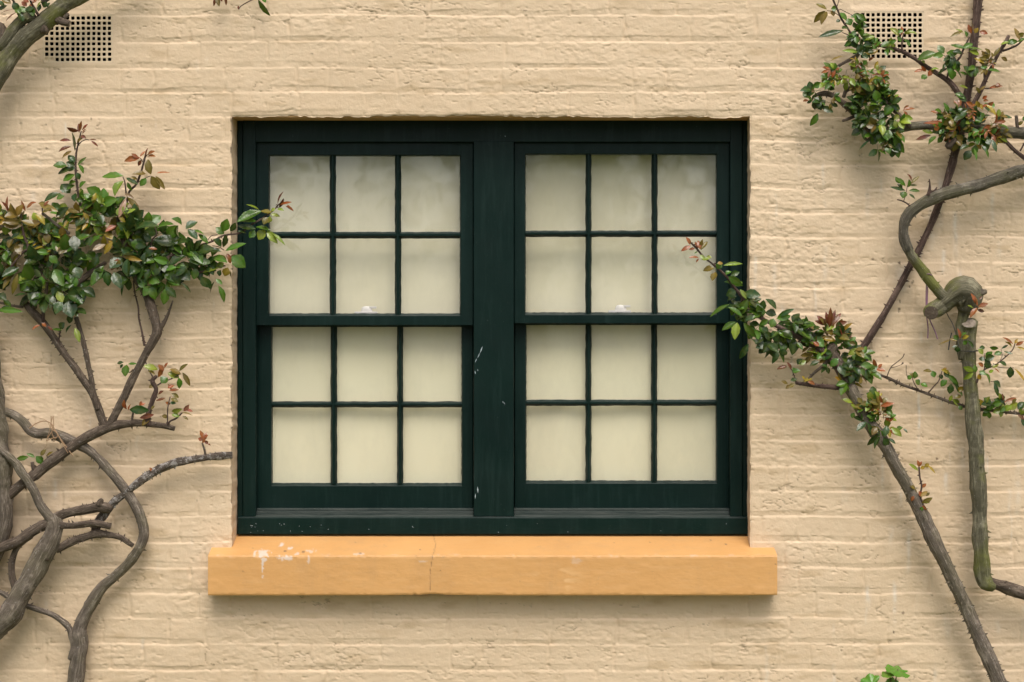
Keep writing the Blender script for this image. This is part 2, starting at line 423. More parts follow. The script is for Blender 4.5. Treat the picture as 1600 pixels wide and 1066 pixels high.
def speck(x, y, rx, ry, a, ch=1):
    m = (np.abs(X - x) < rx * 2.5) & (np.abs(Y - y) < ry * 2.5)
    if m.any():
        q = ((X[m] - x) / rx) ** 2 + ((Y[m] - y) / ry) ** 2
        T[..., ch][m] = np.maximum(T[..., ch][m], a * (1 - sstep(.5, 1.4, q)))
for (x, y) in [(1447, 423), (1461, 441), (1425, 442), (1406, 471), (1405, 483), (1384, 482), (1363, 405), (1406, 411), (1421, 448), (1426, 440), (1379, 501),
               (1346, 484), (1405, 487), (1358, 545), (1386, 557), (1358, 569), (1463, 717), (1396, 988), (1412, 958), (73, 232), (142, 186), (72, 195)]:
    speck(x + rs.uniform(-1, 1), y, rs.uniform(1.1, 2.2), rs.uniform(1.3, 2.8), rs.uniform(.6, .95))
for _ in range(240):
    speck(rs.uniform(-20, 1620), rs.uniform(0, 1070), rs.uniform(.9, 2.8), rs.uniform(.8, 1.6), rs.uniform(.15, .65), 1)
T[..., 2] = np.clip(.40 * sstep(.25, .75, fbm(X / 60, Y / 16, 3, 80)), 0, .5)
# dark lines along the hair cracks, dark flecks down the opening's left edge
ri_ = np.abs(fbm(X / 34, Y / 17, 3, 35)); T[..., 1] = np.maximum(T[..., 1], .5 * sstep(.22, .42, fbm(X / 55, Y / 28, 2, 40)) * np.clip(1 - ri_ / .02, 0, 1))
T[..., 1] = np.maximum(T[..., 1], .75 * sstep(.15, .6, vnoise(X / 6, Y / 3, 83)) * (np.abs(X - (OX0 + 0)) < 3) * (Y > OY0) * (Y < OY1) * (dd < 2) * (vnoise(Y / 14, X * 0, 84) > .25))

ny, nx = X.shape
P = np.empty((ny, nx, 3), dtype=np.float32)
P[..., 0] = (Xj - 800) * S; P[..., 1] = -H; P[..., 2] = Z0 + (533 - Yj) * S
idx = np.arange(ny * nx).reshape(ny, nx)
cx = (X[:-1, :-1] + X[1:, 1:]) / 2; cy = (Y[:-1, :-1] + Y[1:, 1:]) / 2
keep = ~((cx > OX0) & (cx < OX1) & (cy > OY0) & (cy < OY1))
for (a, bb, c, d_) in VENTS: keep &= ~((cx > a) & (cx < c) & (cy > bb) & (cy < d_))
Q = np.stack([idx[:-1, :-1], idx[1:, :-1], idx[1:, 1:], idx[:-1, 1:]], -1)[keep]
V = P.reshape(-1, 3); TT = T.reshape(-1, 4)

def strip(edge_idx, target, steps, nz, seed):
    """reveal: from an edge of the wall face back to target points"""
    global V, Q, TT
    E = V[edge_idx]; base = len(V); n_ = len(edge_idx)
    s = np.linspace(0, 1, steps + 1)[1:]
    rowsv = []
    for k, f in enumerate(s):
        R = E * (1 - f) + target * f
        a = math.sin(f * math.pi)
        nn = fbm(np.arange(n_) * .11, np.full(n_, k * .9), 3, seed)[:, None]
        R = R + nn * np.array(nz)[None, :] * a
        rowsv.append(R)
    NV = np.concatenate(rowsv).astype(np.float32)
    grid = np.concatenate([np.array(edge_idx)[None, :], (base + np.arange(len(NV))).reshape(steps, n_)])
    F = np.stack([grid[:-1, :-1], grid[1:, :-1], grid[1:, 1:], grid[:-1, 1:]], -1).reshape(-1, 4)
    V = np.concatenate([V, NV]); Q = np.concatenate([Q, F])
    tt = np.zeros((len(NV), 4), dtype=np.float32); tt[:, 3] = 1
    TT = np.concatenate([TT, tt])
FD = 0.115   # depth of the timber frame's face
iy0, iy1 = np.argmin(abs(YS - OY0)), np.argmin(abs(YS - OY1))
ix0, ix1 = np.argmin(abs(XS - OX0)), np.argmin(abs(XS - OX1))
e = idx[iy0:iy1 + 1, ix0]; tg = V[e].copy(); tg[:, 1] = FD + .03; tg[:, 0] = W(370.0, 0, FD + .0).x
tg[:, 0] += .0012 * vnoise(np.arange(len(e)) / 5.0, np.zeros(len(e)), 91)
strip(e, tg, 14, (.003, 0, 0), 90)
e = idx[iy0:iy1 + 1, ix1][::-1]; tg = V[e].copy(); tg[:, 1] = FD + .03; tg[:, 0] = W(1168.6, 0, FD).x
tg[:, 0] += .0012 * vnoise(np.arange(len(e)) / 5.0, np.zeros(len(e)), 93)
strip(e, tg, 14, (.003, 0, 0), 92)
e = idx[iy0, ix0:ix1 + 1][::-1]; tg = V[e].copy(); tg[:, 1] = .03; tg[:, 2] += .004
strip(e, tg, 6, (0, 0, .002), 94)

me = bpy.data.meshes.new("painted_brick_wall")
me.vertices.add(len(V)); me.vertices.foreach_set("co", V.ravel())
me.loops.add(len(Q) * 4); me.loops.foreach_set("vertex_index", Q.ravel().astype(np.int32))
me.polygons.add(len(Q)); me.polygons.foreach_set("loop_start", np.arange(0, len(Q) * 4, 4, dtype=np.int32))
try: me.polygons.foreach_set("loop_total", np.full(len(Q), 4, dtype=np.int32))
except Exception: pass
me.polygons.foreach_set("use_smooth", np.ones(len(Q), dtype=bool))
me.update(calc_edges=True)
a = me.color_attributes.new("tint", 'FLOAT_COLOR', 'POINT'); a.data.foreach_set("color", TT.ravel())
me.materials.append(M_wall)
wall = bpy.data.objects.new("painted_brick_wall", me); COL.objects.link(wall)
tag(wall, "long brick wall under thick cream paint with two vents and a window opening", "wall")
# back side of the wall (inner face), so that nothing shines through it
bk = MB()
def boxv(x0, x1, y0, y1, z0, z1):
    return [(x0, y0, z0), (x1, y0, z0), (x1, y1, z0), (x0, y1, z0), (x0, y0, z1), (x1, y0, z1), (x1, y1, z1), (x0, y1, z1)]
BF = [(0, 3, 2, 1), (4, 5, 6, 7), (0, 1, 5, 4), (1, 2, 6, 5), (2, 3, 7, 6), (3, 0, 4, 7)]
XL, XR = W(-1300, 0).x, W(2900, 0).x; ZT, ZB = W(0, -950).z, W(0, 1354).z
bk.add(boxv(XL, XR, .40, .43, ZB, ZT), BF)
bk.add(boxv(XL, XR, .012, .40, ZT - .03, ZT + .02), BF)
bk.add(boxv(XL, XL + .02, .012, .40, ZB, ZT - .03), BF); bk.add(boxv(XR - .02, XR, .012, .40, ZB, ZT - .03), BF)
bk.build("wall_core", M_dark, wall)
# lintel plank over the window
lt = MB()
zt = W(0, 184.5, .03).z; zb = W(0, 188.5, FD).z
lx0, lx1 = W(363, 0, .03).x, W(1171.5, 0, .03).x
lt.add([(lx0, .012, zt + .0005), (lx1, .012, zt + .0005), (lx1, FD + .02, zb), (lx0, FD + .02, zb), (lx0, .012, zt + .03), (lx1, .012, zt + .03), (lx1, FD + .02, zb + .04), (lx0, FD + .02, zb + .04)], BF)
lt.build("lintel", M_lintel, wall)

# ------------------------------------------------------------------ air vents
def vent(x0, y0, x1, y1, label, blocked):
    rs = random.Random(int(x0))
    c = W((x0 + x1) / 2, y1, 0); root = empty("air_vent", c, label, "air vent", "perforated air bricks in the wall")
    m = MB(); nc, nr = 13, 9
    mx_, my_ = 1.3, 1.3
    pw = (x1 - x0 - 2 * mx_) / nc; ph = (y1 - y0 - 2 * my_) / nr
    yf, yb = -.0015, .035
    m.add([W(x0, y0), W(x1, y0), W(x1, y0 + my_), W(x0, y0 + my_)], [(0, 3, 2, 1)])
    m.add([W(x0, y1 - my_), W(x1, y1 - my_), W(x1, y1), W(x0, y1)], [(0, 3, 2, 1)])
    m.add([W(x0, y0), W(x0 + mx_, y0), W(x0 + mx_, y1), W(x0, y1)], [(0, 3, 2, 1)])
    m.add([W(x1 - mx_, y0), W(x1, y0), W(x1, y1), W(x1 - mx_, y1)], [(0, 3, 2, 1)])
    for r in range(nr):
        for q in range(nc):
            cx, cy = x0 + mx_ + (q + .5) * pw, y0 + my_ + (r + .5) * ph
            hx = 2.75 + rs.uniform(-.25, .2); hy = 2.75 + rs.uniform(-.3, .2)
            jx, jy = rs.uniform(-.25, .25), rs.uniform(-.25, .25)
            full = (q, r) in blocked
            outer, inner = [], []
            for k in range(16):
                a = math.pi / 8 * k
                ca, sa = math.cos(a), math.sin(a); s_ = 1 / max(abs(ca), abs(sa))
                outer.append((cx + ca * s_ * pw / 2, cy + sa * s_ * ph / 2))
                f = (s_ * .72 + .28) * (1 + rs.uniform(-.06, .06))
                inner.append((cx + jx + ca * f * hx, cy + jy + sa * f * hy))
            vo = [W(px, py, 0) for px, py in outer]
            vi = [W(px, py, -.0018 if 0 else .0006) for px, py in inner]
            vb = [W(px * .9 + .1 * cx, py * .9 + .1 * cy, (.0025 if full else yb)) for px, py in inner]
            fs = []
            for k in range(16):
                k2 = (k + 1) % 16
                fs.append((k, k2, 16 + k2, 16 + k)); fs.append((16 + k, 16 + k2, 32 + k2, 32 + k))
            if full: fs.append(tuple(range(47, 31, -1)))
            m.add(vo + vi + vb, fs)
    m.build("grille", M_vent, root)
    v_ = MB(); a, b_ = W(x0 + 1, y1 - 1, .036), W(x1 - 1, y0 + 1, .036)
    v_.add(boxv(a.x, b_.x, .036, .14, a.z, b_.z), BF[:2] + BF[3:])
    v_.build("duct", M_dark, root)  # open box coloured near-black as the darkness behind the holes
vent(*VENTS[0], "cream perforated air vent with bare open holes, behind the thick mossy branch", {(0, 8), (1, 8)})
vent(*VENTS[1], "cream perforated air vent half covered by rose leaves at the upper right", {(2, 8)})

# ------------------------------------------------------------------ window
win = empty("sash_window", W(770, 835, FD), "wide dark green double sash window with twenty four cream panes", "window")

def bar(m, x0, y0, x1, y1, yf, yb, bev=.002, seg=1, jit=0.0, seed=0, col=(0, 0, 0)):
    """timber with chamfered front edges between two photograph pixels corners, front at depth yf"""
    A = W(x0, y1, yf); B = W(x1, y0, yf)
    X0, X1, Z0_, Z1 = A.x, B.x, A.z, B.z
    horiz = (X1 - X0) > (Z1 - Z0_)
    ln0, ln1 = (X0, X1) if horiz else (Z0_, Z1)
    c0, c1 = (Z0_, Z1) if horiz else (X0, X1)
    n_ = max(1, seg)
    prof = [(c0, yb), (c0, yf + bev), (c0 + bev * .3, yf + bev * .3), (c0 + bev, yf), (c1 - bev, yf), (c1 - bev * .3, yf + bev * .3), (c1, yf + bev), (c1, yb)]
    rs = random.Random(seed); vs = []; fs = []
    for i in range(n_ + 1):
        s_ = ln0 + (ln1 - ln0) * i / n_
        ja = rs.uniform(-jit, jit) if 0 < i < n_ else 0; jb = rs.uniform(-jit, jit) if 0 < i < n_ else 0
        for k, (c, y) in enumerate(prof):
            cc = c + (ja if k < 4 else jb)
            vs.append((s_, y, cc) if horiz else (cc, y, s_))
    L = len(prof)
    for i in range(n_):
        for k in range(L - 1):
            f = (i * L + k, i * L + k + 1, (i + 1) * L + k + 1, (i + 1) * L + k)
            fs.append(f if not horiz else f[::-1])
    fs.append(tuple(range(L)) if horiz else tuple(range(L - 1, -1, -1)))
    e_ = n_ * L; fs.append(tuple(range(e_ + L - 1, e_ - 1, -1)) if horiz else tuple(range(e_, e_ + L)))
    m.add(vs, fs, col)

def gbar(m, x0, y0, x1, y1, yf, yg, seed=0):
    """glazing bar: narrow nose, putty slopes down to the glass, a little uneven"""
    A = W(x0, y1, yf); B = W(x1, y0, yf)
    horiz = (x1 - x0) > (y1 - y0)
    ln0, ln1 = (A.x, B.x) if horiz else (A.z, B.z)
    c0, c1 = (A.z, B.z) if horiz else (A.x, B.x)
    wd = c1 - c0; n_ = max(2, int((ln1 - ln0) / .012)); rs = random.Random(seed)
    vs, fs = [], []
    ra = [rs.uniform(-1, 1) for _ in range(n_ + 1)]; rb = [rs.uniform(-1, 1) for _ in range(n_ + 1)]
    for i in range(n_ + 1):
        s_ = ln0 + (ln1 - ln0) * i / n_
        ja = .0009 * (ra[i] + ra[max(0, i - 1)]) * .6; jb = .0009 * (rb[i] + rb[max(0, i - 1)]) * .6
        prof = [(c0 + ja, yg + .004), (c0 + ja, yg - .001), (c0 + wd * .27, yf + .003), (c0 + wd * .38, yf), (c1 - wd * .38, yf), (c1 - wd * .27, yf + .003), (c1 + jb, yg - .001), (c1 + jb, yg + .004)]
        for (c, y) in prof: vs.append((s_, y, c) if horiz else (c, y, s_))
    L = 8
    for i in range(n_):
        for k in range(L - 1):
            f = (i * L + k, i * L + k + 1, (i + 1) * L + k + 1, (i + 1) * L + k)
            fs.append(f if not horiz else f[::-1])
    m.add(vs, fs, (0, 0, 0))

BK = .30
# frame: jambs, head, timber sill
f = MB()
bar(f, 370.8, 186, 379.5, 834.5, FD + .004, BK, .003, 60, .0006, 1)
bar(f, 379.5, 186, 399.5, 807, FD - .004, BK, .002, 20, .0002, 2)
bar(f, 1160, 186, 1168.8, 834.5, FD + .004, BK, .003, 60, .0006, 3)
bar(f, 1141, 186, 1160, 807, FD - .004, BK, .002, 20, .0002, 4)
bar(f, 379.5, 186, 1160, 222, FD, BK, .002, 20, .0002, 5)
f.build("frame", M_green, win)
s = MB()
bar(s, 371.5, 808, 1168.2, 835.5, FD - .014, BK, .004, 40, .0003, 6)
so = s
rsf = random.Random(4)
def chip(mm, pts, yd):
    for (px, py, qx, qy, wd) in pts:
        a, b2 = W(px, py, yd), W(qx, qy, yd); d = (b2 - a); nrm = Vector((-d.z, 0, d.x)).normalized() * wd * S * .5
        mid = (a + b2) / 2
        mm.add([a, mid - nrm, b2, mid + nrm], [(0, 1, 2, 3)], (1, 1, 1))
fl_ = []
for _ in range(26):
    x, y = rsf.uniform(378, 520) if rsf.random() < .7 else rsf.uniform(520, 1160), rsf.uniform(818, 833); fl_.append((x, y, x + rsf.uniform(.6, 2.2), y + rsf.uniform(-.4, .8), rsf.uniform(.6, 1.3)))
chip(s, fl_, FD - .0146)
s.build("timber_sill", M_greenh, win)
s = MB()
def ledge(m, x0, x1, ya, yb_, da, db, steps=24):
    vs, fs = [], []
    for i in range(steps + 1):
        x = x0 + (x1 - x0) * i / steps
        vs += [W(x, ya, da), W(x, yb_, db), W(x, yb_ + .01, db + .02)]
    for i in range(steps): fs.append((i * 3, i * 3 + 1, i * 3 + 4, i * 3 + 3))
    m.add(vs, fs, (0, 0, 0))
ledge(s, 399.6, 739.5, 804.2, 808.2, .135, FD - .012)
ledge(s, 803.5, 1141, 804.2, 808.2, .135, FD - .012)
ledge(s, 740, 803, 804.2, 808.2, .135, FD - .012)
ledge(s, 379.5, 399.5, 804.8, 808.2, .135, FD - .012)
ledge(s, 1141, 1160, 804.8, 808.2, .135, FD - .012)
for (a, c) in ((399.6, 739.5), (803.5, 1141)):
    bar(s, a, 799.6, c, 804.6, .133, BK, .0015, 20, .0002, 7)
    bar(s, a, 795.0, c, 798.8, .150, BK, .0015, 20, .0002, 8)
s.build("stepped_ledge", M_ledge, win)
m_ = MB(); bar(m_, 740, 221.5, 803, 806.5, FD - .006, BK, .003, 30, .0002, 9)
# paint knocked off the mullion
chip(m_, [(754, 541, 750, 552, 1.8), (750, 551, 746, 560, 1.3), (745, 560, 742, 567, 1.2), (742, 579, 743, 585, 1.5), (746, 577, 747, 580, 1.2), (746, 760, 747, 771, 2), (743, 771, 742.5, 780, 1.4),
           (785, 627, 787, 630, 1.2), (788, 629, 788.5, 632, 1), (789, 212, 789.8, 214, 1)], FD - .0066)
m_.build("mullion", M_green, win)
ln = MB()
for (a, c) in ((398, 741), (802, 1142)): pass
A_, B_ = W(371, 835, BK), W(1169, 186, BK)
ln.add(boxv(A_.x - .02, B_.x + .02, BK, BK + .02, A_.z - .02, B_.z + .04), BF)
ln.build("light_stop_panel", M_dark, win)  # added unseen dark panel, stops light leaking in behind the blinds

def sash(x0, x1, y0, y1, gx, gy, vb, hb, yf, yg, upper, sd_, label=None):
    """gx, gy: glass opening; vb, hb: glazing bars (centre edges)"""
    m = MB()
    yb = yf + .036
    bar(m, x0, y0, gx[0], y1, yf, yb, .0025, 24, .0003, sd_ + 1)
    bar(m, gx[1], y0, x1, y1, yf, yb, .0025, 24, .0003, sd_ + 2)
    bar(m, gx[0] - .4, y0, gx[1] + .4, gy[0], yf + .0006, yb, .0025, 24, .0003, sd_ + 3)
    bar(m, gx[0] - .4, gy[1] + (3 if upper else 4), gx[1] + .4, y1 + .6, yf + .0006, yb, .002, 24, .0003, sd_ + 4)
    # putty slope along the bottom of the glass
    o = m.build("sash", M_greenh, win)
    g_ = MB()
    vs = []; n_ = 60; rs = random.Random(sd_)
    for i in range(n_ + 1):
        x = gx[0] - .5 + (gx[1] - gx[0] + 1) * i / n_
        j = rs.uniform(-.35, .35)
        vs += [W(x, gy[1] - .3 + j, yg - .0006), W(x, gy[1] + (3.4 if upper else 4.4), yf + .002)]
    g_.add(vs, [(i * 2, i * 2 + 1, i * 2 + 3, i * 2 + 2) for i in range(n_)], (0, 0, 0))
    for k, (a, c) in enumerate(vb): gbar(g_, a, gy[0] - .5, c, gy[1] + 2, yf + .004, yg, sd_ + 10 + k)
    for k, (a, c) in enumerate(hb): gbar(g_, gx[0] - .5, a, gx[1] + .5, c, yf + .0046, yg, sd_ + 20 + k)
    # putty at the sides and top
    for (a, c, side) in ((gx[0] - .6, gx[0] + 1.1, 0), (gx[1] - 1.1, gx[1] + .6, 1)):
        rs2 = random.Random(sd_ + side); vs = []
        for i in range(n_ + 1):
            y = gy[0] + (gy[1] - gy[0]) * i / n_; j = rs2.uniform(-.3, .3)
            if side == 0: vs += [W(a, y, yf + .003), W(c + j, y, yg - .0005)]
            else: vs += [W(a + j, y, yg - .0005), W(c, y, yf + .003)]
        g_.add(vs, [(i * 2, i * 2 + 2, i * 2 + 3, i * 2 + 1) for i in range(n_)], (0, 0, 0))
    g_.build("glazing_bars", M_greenh, o, smooth=False)
    p = MB(); ax = [gx[0]] + [(a + c) / 2 for a, c in vb] + [gx[1]]; ay = [gy[0]] + [(a + c) / 2 for a, c in hb] + [gy[1]]
    rs3 = random.Random(sd_ + 99)
    for i in range(len(ax) - 1):
        for j in range(len(ay) - 1):
            tx, ty = rs3.uniform(-.0009, .0009), rs3.uniform(-.0009, .0009)
            p.add([W(ax[i], ay[j], yg + tx), W(ax[i + 1], ay[j], yg + ty), W(ax[i + 1], ay[j + 1], yg - tx), W(ax[i], ay[j + 1], yg - ty)], [(0, 3, 2, 1)])
    p.build("glass_panes", M_glass, o)
    return o
UF, UG, LF, LG = .133, .152, .176, .195
s1 = sash(400, 739.6, 222.4, 508, (420, 719.5), (243, 490), [(514.5, 524.5), (616.5, 626.5)], [(362, 372.5)], UF, UG, True, 100)
s2 = sash(803.4, 1140.6, 222.4, 505, (820.5, 1120), (241, 488.5), [(915, 924.5), (1018.5, 1028)], [(360, 370)], UF, UG, True, 200)
s3 = sash(401, 739, 492, 796, (424, 722), (511, 755), [(516, 526), (620, 629.5)], [(627.5, 637)], LF, LG, False, 300)
s4 = sash(804, 1140, 490, 794, (821.5, 1120), (508, 751), [(915, 924.5), (1018, 1027.5)], [(625, 634.5)], LF, LG, False, 400)

def latch(px, py, sash_o):
    m = MB(); y = UG + .016
    bar(m, px - 19, py + 3.5, px + 16, py + 7, y, y + .02, .001)
    # domed body
    vs, fs = [], []; R = 8; c = W(px, py + 3.6, y + .010)
    for j in range(5):
        a = j / 4 * math.pi / 2
        for i in range(R * 2):
            th = math.pi * i / R
            vs.append((c.x + math.cos(th) * .020 * math.cos(a) ** .5 if j < 4 else c.x, c.y + math.sin(th) * .009 * (math.cos(a) if j < 4 else 0), c.z + .019 * math.sin(a)))
    for j in range(4):
        for i in range(R * 2):
            i2 = (i + 1) % (R * 2); fs.append((j * 16 + i, j * 16 + i2, (j + 1) * 16 + i2, (j + 1) * 16 + i))
    m.add(vs, fs, (0, 0, 0))
    # lever arm sticking out to one side
    bar(m, px + 4, py - 4.5, px + 15, py - 1.2, y + .004, y + .012, .001)
    m.build("sash_latch", M_white, sash_o, smooth=False)
latch(573, 483.5, s3); latch(970, 481.5, s4)

# blinds
def blind(x0, x1, y0, y1, yd, label):
    m = MB(); nx_, ny_ = 40, 60; vs = []
    for j in range(ny_ + 1):
        for i in range(nx_ + 1):
            px, py = x0 + (x1 - x0) * i / nx_, y0 + (y1 - y0) * j / ny_
            o = .003 * math.sin(i * .42 + x0 * .01) * (.3 + j / ny_) + .0015 * math.sin(i * .9 + j * .05 + 1.3) - .002 * math.sin(j * .11)
            vs.append(W(px, py, yd + o))
    fs = [(j * (nx_ + 1) + i, (j + 1) * (nx_ + 1) + i, (j + 1) * (nx_ + 1) + i + 1, j * (nx_ + 1) + i + 1) for j in range(ny_) for i in range(nx_)]
    m.add(vs, fs)
    # hem batten near the foot and roller at the head
    b_ = W(x0, y1, yd); c_ = W(x1, y1, yd)
    m.add(boxv(b_.x, c_.x, yd + .006, yd + .014, b_.z - .002, b_.z + .02), BF)
    o = m.build("window_blind", M_blind, smooth=True)
    tag(o, label, "blind", "cream blinds drawn behind the glass")
blind(402, 738, 224, 802, .216, "cream cloth blind drawn down behind the left half of the window")
blind(806, 1138, 224, 802, .216, "cream cloth blind drawn down behind the right half of the window")

# masonry sill, painted orange
PR = .072
SX0, SX1 = 325.0, 1214.5
prof = []     # (y, z) pairs: top slope, nose, front, underside
zf = W(0, 868, -PR).z; zbk = W(0, 834.6, FD).z + .001
for i in range(40): f_ = i / 39; prof.append((FD + .03 - (FD + .03 + PR - .002) * f_, (zbk + .0012) * (1 - f_) + zf * f_))
zl = W(0, 930.5, -PR).z
for i in range(1, 46): f_ = i / 46; prof.append((-PR, zf - .002 - (zf - zl - .004) * f_))
for i in range(10): f_ = i / 9; prof.append((-PR + .002 + (PR + .01) * f_, zl))
XX = np.arange(SX0, SX1 + .01, 1.6); XX[-1] = SX1
prof = np.array(prof); np_ = len(prof)
GX, GK = np.meshgrid(XX, np.arange(np_))
PY = prof[:, 0][GK]; PZ = prof[:, 1][GK]
k_ = (D - PR) / D
wx_ = (GX - 800) * S * k_
# edge wear
nz_ = fbm(GX / 18, GK / 9, 3, 120)
edge = np.exp(-((GK - 39.5) / 1.5) ** 2) + np.exp(-((GK - 84.5) / 1.5) ** 2)
top = GK < 40
dY = np.where(top, 0, -.0006 * nz_) + edge * .0010 * (vnoise(GX / 6, GK * 0, 121) + .6) * .8
dZ = np.where(top, .0006 * nz_, 0) + .0014 * vnoise(GX / 140, GK * 0, 122) * (GK > 60) * 1.0
low = np.exp(-((GK - 85) / 2.2) ** 2) * np.exp(-((GX - 672) / 38) ** 2)
dZ = dZ + low * .0035 * (0.6 + .5 * vnoise(GX / 6, GK * 0, 123))
pyx = np.where(top, 834.6 + (868 - 834.6) * GK / 39.0, 868 + (930.5 - 868) * (GK - 39) / 46.0)
SP = np.stack([wx_, PY + dY, PZ + dZ], -1)
sillt = np.zeros(GX.shape + (4,), dtype=np.float32); sillt[..., 3] = 1
# crack
ckx = 675 + np.interp(pyx, [834, 843, 851, 862, 868, 880, 895, 905, 930], [-2, 0, 3, 3.5, .5, -1, -2.5, -3, -2])
ck = np.clip(1 - np.abs(GX - ckx - .8 * vnoise(pyx / 5, GX * 0, 125)) / 1.15, 0, 1) * np.clip(.75 + .5 * vnoise(pyx / 4, GX * 0 + 2, 126), .2, 1)
sillt[..., 1] = ck * .7; SP[..., 1] += ck * .0015
# bird droppings: splashes of thin white with a run down the face
def blob(x, y, rx, ry, a):
    q = np.sqrt(((GX - x) / rx) ** 2 + ((pyx - y) / ry) ** 2) + .9 * fbm(GX / 4, pyx / 3, 3, int(x))
    sillt[..., 0] = np.maximum(sillt[..., 0], a * (1 - sstep(.6, 1.1, q)))
for q in [(409, 866, 12, 4.5, .7), (404, 862, 7, 3, .6), (434, 853, 5, 3.5, .8), (448, 858, 6, 2.2, .7), (446, 871, 10, 4, .65), (484, 862, 7, 3, .45), (464, 866, 4, 2, .55),
          (560, 866, 9, 1.8, .4), (410, 885, 1.6, 16, .8), (413, 873, 4, 4, .7), (482, 874, 1.6, 6, .5), (900, 876, 9, 7, .22), (662, 877, 6, 2, .35)]: blob(*q)
for (x, y, r_) in [(443, 862, 2.4), (472, 863, 2.6), (562, 865, 2), (380, 893, 1.3), (550, 849, 1), (688, 891, 1), (963, 850, 1.2), (1020, 849, 1.2), (1140, 852, 2), (1212, 881, 1.5), (655, 860, 1.5), (390, 858, 1), (1118, 846, 1.4)]:
    q = ((GX - x) / r_) ** 2 + ((pyx - y) / (r_ * .6)) ** 2
    sillt[..., 1] = np.maximum(sillt[..., 1], .7 * (1 - sstep(.4, 1.5, q)))
sillt[..., 2] = np.clip(.8 * sstep(.25, .5, fbm(GX / 26, pyx / 12, 3, 130)) * np.exp(-((GX - 870) / 30) ** 2 - ((pyx - 905) / 18) ** 2), 0, 1)
wr = .5 * sstep(.25, .6, fbm(GX / 9, pyx / 3, 3, 133)) * np.exp(-((pyx - 868) / 2.2) ** 2)
sillt[..., 0] = np.maximum(sillt[..., 0], wr * .45)
si = np.arange(GX.size).reshape(GX.shape)
SQ = np.stack([si[:-1, :-1], si[1:, :-1], si[1:, 1:], si[:-1, 1:]], -1).reshape(-1, 4)
sv = SP.reshape(-1, 3)
me = bpy.data.meshes.new("sill")
caps = []
nn_ = len(XX)
left = [int(si[k, 0]) for k in range(np_)]; right = [int(si[k, nn_ - 1]) for k in range(np_)]
me.from_pydata(sv.tolist(), [], SQ.tolist() + [left[::-1], right])
a = me.color_attributes.new("tint", 'FLOAT_COLOR', 'POINT'); a.data.foreach_set("color", sillt.ravel())
me.polygons.foreach_set("use_smooth", [False] * len(me.polygons))
me.materials.append(M_sill)
sill = bpy.data.objects.new("window_sill", me); COL.objects.link(sill)
tag(sill, "orange painted stone window sill with white bird droppings and a hairline crack", "window sill")

# ------------------------------------------------------------------ climbing roses: stems
def catmull(pts, step):
    P_ = [np.array(p, dtype=float) for p in pts]
    P_ = [2 * P_[0] - P_[1]] + P_ + [2 * P_[-1] - P_[-2]]
    out = []
    for i in range(1, len(P_) - 2):
        p0, p1, p2, p3 = P_[i - 1:i + 3]
        n_ = max(2, int(np.linalg.norm((p2 - p1)[:2]) / step))
        for k in range(n_):
            t = k / n_
            out.append(.5 * ((2 * p1) + (-p0 + p2) * t + (2 * p0 - 5 * p1 + 4 * p2 - p3) * t * t + (-p0 + 3 * p1 - 3 * p2 + p3) * t ** 3))
    out.append(P_[-2]); return out

